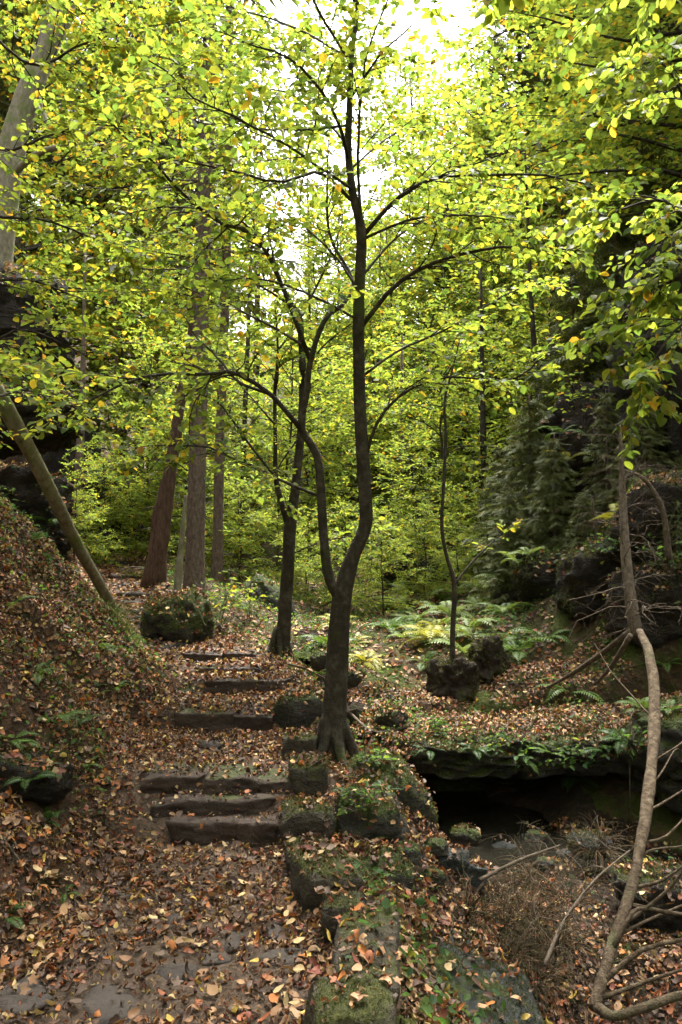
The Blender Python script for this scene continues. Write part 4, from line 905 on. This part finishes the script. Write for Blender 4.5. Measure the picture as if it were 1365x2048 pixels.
brush('dead_spruce', [(1090, 1930, 3.6), (1130, 1840, 3.9), (1190, 1760, 4.2), (1260, 1700, 4.5)], [.009, .008, .006, .003], 404, 'tangled dead branch lying in the gully under the bare pole', ln=.4)
brush('dead_spruce', [(960, 1760, 4.2), (1040, 1720, 4.3), (1120, 1690, 4.5)], [.01, .008, .003], 405, 'small tangle of dead twigs beside the pool', ln=.3)
# loose sticks on the slopes
rng = np.random.default_rng(88)
for k in range(26):
    x, y = (rng.uniform(-2.4, -1.3), rng.uniform(3.2, 8)) if k % 2 else (rng.uniform(.9, 3.0), rng.uniform(3.2, 9))
    az = rng.uniform(0, 6.28); ln = rng.uniform(.15, .5); pts = []
    for s in np.linspace(-.5, .5, 5):
        h, _ = drop(x + math.cos(az) * ln * s, y + math.sin(az) * ln * s)
        if h is not None: pts.append(h + np.array([0, 0, .018]) + rng.normal(0, .008, 3))
    if len(pts) < 4: continue
    V, F = tube1(np.array(pts), np.linspace(.006, .003, len(pts)), 5, 8)
    single('fallen_twig', V, F, M['dead'], 'thin bare twig lying in the leaf litter of the ' + ('left slope' if k % 2 else 'right bank'), 'twig', 'twigs on the ' + ('left slope' if k % 2 else 'right bank'))

# ------------------------------------------------------------------ ferns and plants
def frond_mesh(seed, arch=.5, pairs=15, wide=.2):
    rng = np.random.default_rng(seed); A = Acc()
    u = np.linspace(0, 1, 12); C = np.stack([u * (1 - .12 * u), 0 * u, arch * (u * 1.1 - 1.35 * u * u)], -1)
    A.add(*tubes(C[None], np.linspace(.008, .002, 12)[None], 4))
    for k in range(pairs):
        t = .14 + .84 * k / (pairs - 1); i = t * 11; i0 = min(int(i), 10); c = C[i0] + (C[i0 + 1] - C[i0]) * (i - i0); T = nrm(C[i0 + 1] - C[i0])
        w = wide * (math.sin(math.pi * min(1, t * .95 + .12)) ** .8) * rng.uniform(.85, 1.1) + .01
        for s in (1, -1):
            d = nrm(np.array([0, s, 0]) + T * .45 + np.array([0, 0, -.15])); nn = np.cross(T, d) * s
            hw = .022 + .012 * (1 - t)
            pts = [c, c + d * w * .35 + T * hw, c + d * w * .7 + T * hw * .7, c + d * w + np.array([0, 0, -.02]), c + d * w * .7 - T * hw * .6, c + d * w * .35 - T * hw]
            A.add(np.array(pts), np.array([[0, 1, 5], [2, 3, 4]])); A.F[4].append(np.array([[1, 2, 4, 5]]) + A.n - 6)
    V, F, _ = A.get(); return V, F
FR = [frond_mesh(s, a) for s, a in ((1, .55), (2, .4), (3, .7))]
FCOL = {'green': (.07, .125, .02), 'pale': (.15, .21, .05), 'dark': (.04, .085, .014), 'yellow': (.24, .24, .025)}
FM = {}
def fern(px, py, size, col, seed, label, n=8, group=None, pos=None):
    p = surf(px, py) if pos is None else pos
    t = thing('fern', label, 'fern', p + np.array([0, 0, -.01]), group); rng = np.random.default_rng(seed)
    for k in range(n):
        v = int(rng.integers(0, 3))
        if (v, col) not in FM:
            me = mk_mesh('frond', FR[v][0], FR[v][1], np.broadcast_to(FCOL[col], FR[v][0].shape)); me.materials.append(M['frond']); FM[(v, col)] = me
        o = obj('frond', FM[(v, col)], None, t); s = size * rng.uniform(.7, 1.1)
        o.scale = (s, s, s); o.rotation_euler = (rng.normal(0, .15), rng.uniform(-.5, .1), k * 6.283 / n + rng.normal(0, .25))
for a in [(732, 1325, .42, 'yellow', 1, 'large yellow-green fern behind the forked tree', 9), (850, 1325, .34, 'green', 2, 'bright fern left of the sapling stump', 8), (880, 1280, .4, 'pale', 3, 'pale fern behind the sapling', 8),
          (940, 1260, .5, 'pale', 4, 'tall pale fern clump right behind the sapling stem', 9), (965, 1215, .55, 'pale', 5, 'pale fern below the dark rock and young spruces', 9), (830, 1245, .45, 'green', 6, 'fern in the middle of the far fern patch', 8),
          (1090, 1285, .45, 'green', 7, 'green fern on the right bank above the flat dark rock', 7), (1010, 1290, .4, 'green', 8, 'fern between stump and young spruces', 7), (1140, 1385, .4, 'green', 9, 'low spreading fern beside the dark broken branch', 6),
          (900, 1230, .5, 'pale', 10, 'wide pale fern at the edge of the beech sprays', 9), (790, 1215, .45, 'yellow', 11, 'yellowing fern beside the low rock shelf', 8), (1040, 1520, .25, 'green', 12, 'small fern hanging from the ledge lip', 6), (1150, 1560, .32, 'dark', 13, 'dark fern on the rock shoulder above the hollow', 7),
          (130, 1785, .13, 'green', 14, 'small single fern on the lower left bank', 5), (10, 1830, .15, 'dark', 15, 'dark fern at the foot of the left bank', 6), (110, 1440, .26, 'green', 16, 'fern halfway up the left bank', 6), (70, 1350, .24, 'green', 17, 'fern high on the left bank below the rock', 6),
          (20, 1215, .26, 'green', 18, 'fern at the top of the left bank', 6), (150, 1450, .2, 'dark', 19, 'small dark fern beside the halfway fern', 6), (60, 1560, .22, 'dark', 20, 'dark fern in the mossy patch of the left bank', 6), (230, 1380, .17, 'green', 21, 'small fern on the bank beside the single low step', 6),
          (700, 1590, .17, 'dark', 22, 'small fern on the boulder below the forked tree', 6), (735, 1690, .18, 'green', 23, 'small fern on the stone above the low dark boulder', 7), (770, 1580, .15, 'dark', 24, 'little fern on the mossy boulder above the pool', 6), (60, 1080, .3, 'dark', 25, 'dark fern hanging on the plant-grown rock face', 7),
          (100, 1050, .28, 'dark', 26, 'fern tuft at the edge of the plant-grown rock face', 7), (130, 870, .4, 'green', 27, 'fern beside the upper part of the leaning log', 7), (60, 900, .4, 'pale', 28, 'pale fern left of the leaning log', 7), (750, 1760, .14, 'green', 29, 'tiny fern on the low dark boulder', 6),
          (1340, 1420, .2, 'green', 30, 'fern beside the bend of the bare pole', 6), (1250, 1480, .3, 'dark', 31, 'dark fern on the bank behind the bare pole', 7), (860, 1500, .22, 'dark', 32, 'dark fern on the lip of the overhanging ledge', 7), (1010, 1230, .5, 'green', 33, 'fern at the foot of the hollow-sided rock', 8), (950, 1500, .2, 'dark', 34, 'small dark fern near the middle of the ledge lip', 7), (1100, 1505, .26, 'green', 35, 'green fern where the two ledges meet', 7), (1210, 1500, .3, 'dark', 36, 'dark fern on the leaf-covered ledge', 7), (1290, 1420, .28, 'green', 37, 'fern on the bank just above the leaf-covered ledge', 7), (1180, 1440, .25, 'dark', 38, 'dark fern amid leaves above the ledges', 6), (1330, 1330, .3, 'green', 39, 'green fern under the dark mossy rock by the pole bend', 7), (1230, 1290, .3, 'dark', 40, 'dark fern below the dead root crown', 7), (20, 1480, .24, 'green', 41, 'fern just above the mossy rock of the left bank', 7), (200, 1300, .22, 'green', 42, 'fern near the foot of the leaning log', 6), (90, 1640, .18, 'dark', 43, 'dark fern below the mossy rock of the left bank', 6), (170, 1530, .16, 'green', 44, 'little fern on the bank beside the third step', 6)]:
    fern(*a)
# fern patch beyond: copies
for k in range(46):
    rng = np.random.default_rng(500 + k); y = rng.uniform(8.3, 14); x = rng.uniform(-.2, 1.2 + .2 * y) if k % 3 else rng.uniform(.6, 2.2)
    h, _ = drop(x, y)
    fern(0, 0, rng.uniform(.36, .6), ['pale', 'green', 'yellow'][k % 3], 600 + k, ['pale', 'green', 'yellowing'][k % 3] + ' fern of the patch carpeting the far bank', 7, 'ferns of the far patch', pos=h)

def herb(name, px, py, h, nst, leaf, seed, label, yellow=.05, tint=None, spread=.5, singles=0):
    p = surf(px, py); t = thing(name, label, 'plant', p); rng = np.random.default_rng(seed)
    d = nrm(np.column_stack([rng.normal(0, spread, (nst, 2)), np.ones(nst)])); Q = np.empty((nst, 6, 3)); Q[:, 0] = p
    for s in range(1, 6):
        d = nrm(d + rng.normal(0, .15, d.shape) + np.array([0, 0, -.05])); Q[:, s] = Q[:, s - 1] + d * h / 5 * rng.uniform(.6, 1.1, (nst, 1))
    T, TR = spawn(Q, np.full((nst, 6), .004), h * .14, .3, R(60), .3, .05, 4, rng, .05, .05, .2)
    A = Acc(); A.add(*tubes(Q, np.full((nst, 6), .004) * np.linspace(1, .4, 6), 4)); A.add(*tubes(T, TR, 3)); V, F, _ = A.get(); part('stems', V, F, M['dead'], t)
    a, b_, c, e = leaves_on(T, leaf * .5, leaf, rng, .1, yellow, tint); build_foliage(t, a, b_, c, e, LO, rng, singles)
herb('shrub', 440, 1265, .75, 7, .07, 1, 'small bright green shrub at the foot of the paired spruce trunks')
herb('shrub', 500, 1245, .6, 6, .065, 2, 'low leafy shrub between the spruce trunks and the second tree')
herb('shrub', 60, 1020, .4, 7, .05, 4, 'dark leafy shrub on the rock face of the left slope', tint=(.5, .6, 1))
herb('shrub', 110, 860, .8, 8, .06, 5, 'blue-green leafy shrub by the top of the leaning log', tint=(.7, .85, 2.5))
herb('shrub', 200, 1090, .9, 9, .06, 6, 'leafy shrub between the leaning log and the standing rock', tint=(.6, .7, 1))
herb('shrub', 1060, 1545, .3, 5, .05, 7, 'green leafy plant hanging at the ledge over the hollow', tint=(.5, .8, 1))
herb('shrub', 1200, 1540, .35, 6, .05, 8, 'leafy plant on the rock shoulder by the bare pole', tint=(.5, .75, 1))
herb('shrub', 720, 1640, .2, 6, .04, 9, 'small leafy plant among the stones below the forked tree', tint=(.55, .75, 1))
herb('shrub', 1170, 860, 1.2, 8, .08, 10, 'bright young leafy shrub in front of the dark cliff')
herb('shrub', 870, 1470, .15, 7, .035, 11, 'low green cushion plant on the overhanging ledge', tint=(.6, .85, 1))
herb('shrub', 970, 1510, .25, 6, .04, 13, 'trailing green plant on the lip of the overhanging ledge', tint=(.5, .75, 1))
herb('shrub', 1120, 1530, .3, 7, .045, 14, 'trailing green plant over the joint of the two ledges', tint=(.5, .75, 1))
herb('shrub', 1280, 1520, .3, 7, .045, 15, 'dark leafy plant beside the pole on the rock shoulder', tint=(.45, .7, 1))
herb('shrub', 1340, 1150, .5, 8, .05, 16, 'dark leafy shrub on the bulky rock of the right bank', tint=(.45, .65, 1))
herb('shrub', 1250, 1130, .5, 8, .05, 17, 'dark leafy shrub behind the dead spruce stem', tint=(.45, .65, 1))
herb('shrub', 730, 1540, .16, 5, .04, 12, 'small plant at the root of the forked tree', tint=(.55, .75, 1))

# dry grass by the pool
def tuft(px, py, h, n_, seed, label, cols, group=None, lean=(0, 0)):
    p = surf(px, py); rng = np.random.default_rng(seed)
    az = rng.uniform(0, 6.28, n_); rad = rng.uniform(0, .1, n_); P0 = p + np.column_stack([np.cos(az) * rad, np.sin(az) * rad, 0 * az - .01])
    d = np.column_stack([np.cos(az) * .55 + lean[0], np.sin(az) * .55 + lean[1], np.ones(n_)]) + rng.normal(0, .25, (n_, 3)); d = nrm(d); Q = np.empty((n_, 7, 3)); Q[:, 0] = P0
    ln = h * rng.uniform(.5, 1.2, (n_, 1))
    for s in range(1, 7):
        d = nrm(d + rng.normal(0, .1, d.shape) + np.array([0, 0, -.33])); Q[:, s] = Q[:, s - 1] + d * ln / 6
    V, F = tubes(Q, np.broadcast_to(np.linspace(.0022, .0008, 7), (n_, 7)), 3)
    C = np.repeat(np.array(cols)[rng.integers(0, len(cols), n_)] * rng.uniform(.6, 1.3, (n_, 1)), 21, 0)
    single('dry_grass_clump', V, F, M['straw'], label, 'grass', group, base=p, cols=C)
DRY = [(.1, .065, .035), (.06, .045, .025), (.045, .05, .018), (.14, .09, .05)]
for k, (px, py, h, nb) in enumerate([(970, 1790, .24, 80), (1010, 1810, .28, 90), (1060, 1850, .38, 170), (1000, 1860, .34, 140), (1110, 1890, .36, 150), (1080, 1770, .3, 140), (1040, 1760, .22, 100), (1130, 1800, .34, 140), (1010, 1920, .3, 160), (930, 1830, .3, 150), (1190, 1700, .3, 140), (1060, 1960, .3, 150)]):
    tuft(px, py, h, nb, 700 + k, 'drooping clump of dry brown grass in the gully by the pool', DRY, 'dry grass clumps in the gully', (-.2, -.2))
for k, (px, py, h, nb) in enumerate([(215, 1230, .3, 160), (235, 1260, .25, 120), (190, 1130, .35, 160), (160, 1090, .35, 160), (270, 1150, .25, 120)]):
    tuft(px, py, h, nb, 740 + k, 'green drooping grass clump beside the foot of the leaning log', [(.1, .13, .02), (.13, .15, .03)], 'grass clumps by the leaning log')

# ------------------------------------------------------------------ leaf litter
rng = np.random.default_rng(900)
LCOL = np.array([(.33, .195, .1), (.22, .12, .06), (.32, .115, .03), (.14, .045, .028), (.38, .26, .055), (.43, .31, .15), (.075, .042, .027), (.24, .08, .032), (.12, .08, .056)])
LW = np.array([.18, .15, .09, .08, .045, .10, .24, .09, .17])
LNAME = ['tan', 'brown', 'orange', 'dark red', 'yellow', 'pale buff', 'dark brown', 'rust-red', 'grey-brown']
def dry_tmpl(seed, wide, curl, roll):
    # crumpled leaf: bent along the rib, rolled across it, wavy rim, short stalk
    r_ = np.random.default_rng(seed); u = np.array([0, .1, .26, .45, .64, .82, .94, 1.0]); w = wide * np.sin(np.pi * np.clip(u, 0, 1) ** .8) ** .75; w[0] = w[-1] = 0
    ph = r_.uniform(0, 6.28, 3); zc = curl * ((u - .45) ** 2 * 1.6) + .04 * np.sin(u * 7 + ph[0]); yc = .05 * np.sin(u * 4 + ph[1])
    C = np.stack([u, yc, zc], -1); out = [C]
    for s in (1, -1):
        a = roll * (1 + .35 * np.sin(u * 6 + ph[2] + s)); ww = w * (1 + .12 * r_.normal(0, 1, len(u)))
        out.append(np.stack([u, yc + s * ww * np.cos(a), zc + ww * np.sin(a)], -1)[1:-1])
    V = np.vstack(out + [np.array([[-.22, .012, .03], [-.22, -.012, .03]])]); n_ = len(u); Lh = lambda i: n_ + i - 1; Rh = lambda i: n_ + (n_ - 2) + i - 1
    T = [[0, 1, Lh(1)], [n_ - 2, n_ - 1, Lh(n_ - 2)], [0, Rh(1), 1], [n_ - 2, Rh(n_ - 2), n_ - 1], [0, len(V) - 2, len(V) - 1]]
    Q = [[i, i + 1, Lh(i + 1), Lh(i)] for i in range(1, n_ - 2)] + [[i, Rh(i), Rh(i + 1), i + 1] for i in range(1, n_ - 2)]
    return V, [np.array(T), np.array(Q)]
LIT = [dry_tmpl(1, .30, .5, .35), dry_tmpl(2, .27, .9, .9), dry_tmpl(3, .32, -.6, .5), dry_tmpl(4, .26, .3, 1.25), dry_tmpl(5, .34, .25, .15), dry_tmpl(6, .28, -.9, -.5)]
# broad lobed leaf
def lobed():
    a = np.linspace(0, 2 * math.pi, 21)[:-1]; r = .34 + .16 * np.cos(5 * a) * (np.cos(a) * .3 + .7)
    V = np.vstack([[.5, 0, 0], np.column_stack([.5 + r * np.cos(a) * 1.1, r * np.sin(a), .12 * (r * 2) ** 2 * np.sin(2 * a + 1)])])
    return V, [np.array([[0, 1 + i, 1 + (i + 1) % 20] for i in range(20)])]
LIT.append(lobed())
LITLO = [leaf_tmpl('lo', c, f, w) for c, f, w in ((.6, .5, .34), (1, 1.0, .3), (-.8, .6, .34), (1.3, 1.3, .36), (.2, .1, .4), (-.9, -.5, .32), (.3, .3, .5))]
def scatter(N, x0, x1, y0, y1, dens, seed, smin, smax):
    rng = np.random.default_rng(seed); X = rng.uniform(x0, x1, N); Y = rng.uniform(y0, y1, N)
    vis = np.abs(X) < Y * .44 + .4; d = dens(X, Y); k = vis & (rng.random(N) < d); X, Y = X[k], Y[k]
    pos, nor = [], []
    for x, y in zip(X, Y):
        h = bvh.ray_cast(Vector((x, y, 7.0)), Vector((0, 0, -1)))
        if h[0] is None or h[1][2] < .2 + rng.random() * .25: continue
        if h[2] >= NGROUND and rng.random() > (.7 if y > 6 else .42 if y > 3.7 else .22): continue
        pos.append(h[0][:]); nor.append(h[1][:])
    pos, nor = np.array(pos), np.array(nor); n_ = len(pos)
    up = nrm(nor + rng.normal(0, .36, (n_, 3))); az = rng.uniform(0, 6.28, n_); fwd = np.column_stack([np.cos(az), np.sin(az), 0 * az]); fwd = nrm(fwd - up * (fwd * up).sum(1, keepdims=True))
    sz = rng.uniform(smin, smax, n_) * np.where(pos[:, 1] > 4.4, .78, 1.0) if smax < .07 else rng.uniform(smin, smax, n_); ci = rng.choice(len(LCOL), n_, p=LW / LW.sum())
    return pos + nor * rng.uniform(.002, .03, (n_, 1)), frames(fwd, up), sz, ci, rng
def dens_near(X, Y):
    xl, xr = np.interp(Y, CY, XL), np.interp(Y, CY, XR); xg = np.interp(Y, GY, GX)
    mid = sst(X, xl - .1, xl + .3) * (1 - sst(X, xr - .25, xr + .1))
    patch = .5 + .5 * n2(X, Y, 1.6, 21, 3)
    d = lerp(.72, lerp(.28, .68, sst(Y, 4.2, 5.4)), mid)
    for st_ in STEPS: d = np.where((mid > .3) & (Y > st_[0] - .05) & (Y < st_[0] + .06), d * .6, d)
    d = np.where((X > xr + .05) & (Y < 5.2), .5, d); d = np.where((X > xg - .7) & (X > .6) & (Y > 4.9) & (Y < 6.4), .22, d)
    d = np.where((X > xg + .2) & (Y < 4.9), .5, d); d = np.where((X > 0) & (Y > 6.4), .85, d)
    d = np.where((X < 0) & (X > xr + .1) & (Y > 5.4), .6, d)
    return d * np.clip(.22 + 1.3 * patch, 0, 1)
pos, Rm, sz, ci, rng = scatter(190000, -3.4, 3.6, 1.9, 8.0, dens_near, 901, .018, .058)
pb_, Rb, sb, cb, _ = scatter(70000, -6, 5, 8.0, 15.0, lambda X, Y: np.where((X > np.interp(Y, CY, XR) + .3) & (X < 2.2 + .12 * Y), .28, .75), 902, .035, .07)
tl_ = rng.choice(len(LIT), len(pos), p=[.2, .18, .16, .12, .14, .12, .08])
shade = rng.uniform(.45, 1.35, len(pos))
Yv = np.maximum(pos[:, 1], .3); vis = (np.abs(pos[:, 0] / Yv) < .41) & (((pos[:, 2] - CAMZ) / Yv - math.tan(PITCH)) > -.66)
sc_rank = np.where(vis, sz / np.linalg.norm(pos - np.array([0, 0, CAMZ]), axis=1), 0); pick = np.argsort(-sc_rank)[:300]
LM = {}
for i in pick:
    key = (int(tl_[i]), int(ci[i]))
    if key not in LM:
        V, F = LIT[key[0]]; me = mk_mesh('fallen_leaf', V, F, np.broadcast_to(LCOL[key[1]], V.shape)); me.materials.append(M['litter']); LM[key] = me
    o = bpy.data.objects.new('fallen_leaf', LM[key]); COL.objects.link(o)
    o.matrix_world = Matrix.Translation(Vector(pos[i])) @ Matrix(Rm[i].tolist()).to_4x4() @ Matrix.Scale(float(sz[i]), 4)
    lob = key[0] == 6
    lx, ly = pos[i, 0], pos[i, 1]
    zone = 'at the foot of the left bank' if lx < np.interp(ly, CY, XL) + .1 else 'on the trodden earth of the path' if lx < np.interp(ly, CY, XR) - .05 else 'along the mossy kerb stones' if lx < np.interp(ly, CY, XR) + .25 else 'on the wet slab and gully side' if lx < .9 else 'in the gully by the bare pole'
    tag(o, '%s %s fallen leaf lying loose %s' % (LNAME[key[1]], 'lobed' if lob else 'curled', zone), 'leaf', 'loose fallen leaves')
keep = np.ones(len(pos), bool); keep[pick] = False
A = Acc()
for v in range(len(LIT)):
    s = keep & (tl_ == v)
    for q, tm_ in ((s & (pos[:, 1] < 4.6), LIT[v]), (s & (pos[:, 1] >= 4.6), LITLO[v])):
        if q.any(): A.add(*place(tm_, pos[q], Rm[q], sz[q], LCOL[ci[q]] * shade[q][:, None]))
pc, Rc, sc2, cc, _ = scatter(90000, -2.6, 2.6, 1.9, 6.5, lambda X, Y: .75 * dens_near(X, Y) + .2, 905, .008, .022)
A.add(*place(LITLO[3], pc, Rc, sc2, LCOL[cc] * .7))
tb_ = rng.integers(0, 3, len(pb_))
for v in range(3):
    s = tb_ == v; A.add(*place(LO[v], pb_[s], Rb[s], sb[s], LCOL[cb[s]]))
V, F, C = A.get(); o = obj('leaf_litter', mk_mesh('leaf_litter', V, F, C), M['litter']); o['kind'] = 'stuff'
tag(o, 'thick carpet of brown and orange fallen leaves over path and banks', 'leaf litter')
# raised moss on the stones
def moss_on(names, per_m2, seed):
    rng = np.random.default_rng(seed); P_, N_ = [], []
    for o in [q for q in COL.objects if q.type == 'MESH' and q.name.split('.')[0] in names]:
        me = o.data; nv = len(me.vertices); co = np.empty(nv * 3); me.vertices.foreach_get('co', co); co = co.reshape(-1, 3) + np.array(o.location)
        if co[:, 1].min() > 9.5: continue
        tr = np.empty(len(me.polygons) * 3, int); me.polygons.foreach_get('vertices', tr); tr = tr.reshape(-1, 3)
        a, b_, c = co[tr[:, 0]], co[tr[:, 1]], co[tr[:, 2]]; cr = np.cross(b_ - a, c - a); ar = np.linalg.norm(cr, axis=1) / 2; nn = nrm(cr)
        m_ = int(ar.sum() * per_m2 / max(1, (co[:, 1].mean() / 4) ** 1.3)); k = rng.choice(len(tr), m_, p=ar / ar.sum()); u, v = rng.random((2, m_)); f = u + v > 1; u[f], v[f] = 1 - u[f], 1 - v[f]
        p = a[k] + (b_[k] - a[k]) * u[:, None] + (c[k] - a[k]) * v[:, None]
        ok = nn[k][:, 2] + 1.1 * fbm(p * 4.0, 77, 3) + .5 * rng.normal(0, .3, m_) > .62
        P_.append(p[ok]); N_.append(nn[k][ok])
    P_, N_ = np.concatenate(P_), np.concatenate(N_); n_ = len(P_)
    fw = nrm(N_ + rng.normal(0, .7, (n_, 3)) + np.array([0, 0, .3])); sz = rng.uniform(.007, .02, n_) * np.clip(P_[:, 1] / 4, .8, 2)
    pal = np.array([(.05, .062, .012), (.07, .08, .016), (.035, .048, .01), (.09, .095, .022)])
    A = Acc(); A.add(*place((np.array([[0, -.18, 0], [1, 0, 0], [0, .18, 0], [.45, 0, .12]], float), [np.array([[0, 3, 1], [3, 2, 1]])]), P_ - fw * .002, frames(fw, rng.normal(0, 1, (n_, 3))), sz, pal[rng.integers(0, 4, n_)] * rng.uniform(.7, 1.3, (n_, 1))))
    V, F, C = A.get(); o = obj('moss', mk_mesh('moss', V, F, C), M['frond']); o['kind'] = 'stuff'; tag(o, 'soft green moss cushions growing on the stones and boulders', 'moss')
moss_on({'kerb_stone', 'mossy_boulder', 'rock_ledge', 'rock_slab', 'rock_outcrop', 'tree_stump'}, 14000, 950)
# low green growth between the leaves
pos, Rm, sz, ci, rng = scatter(60000, -3.6, 5.0, 2.6, 14.0, lambda X, Y: np.clip((n2(X, Y, 1.1, 31, 3) - .05 + np.where((X > np.interp(Y, CY, XR) + .3) & (Y > 6.9), .28, 0)) * 1.6, 0, 1) * (1 - sst(X, np.interp(Y, CY, XL) - .25, np.interp(Y, CY, XL)) * (1 - sst(X, np.interp(Y, CY, XR), np.interp(Y, CY, XR) + .2))), 903, .02, .055)
up = np.array([0, 0, 1.0]) + rng.normal(0, .6, (len(pos), 3))
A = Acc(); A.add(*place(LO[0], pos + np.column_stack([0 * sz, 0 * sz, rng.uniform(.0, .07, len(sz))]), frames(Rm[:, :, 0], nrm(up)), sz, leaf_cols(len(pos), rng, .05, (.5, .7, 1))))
V, F, C = A.get(); o = obj('ground_plants', mk_mesh('ground_plants', V, F, C), M['leaf']); o['kind'] = 'stuff'
tag(o, 'low green ground plants and moss sprigs scattered over the banks', 'ground cover')
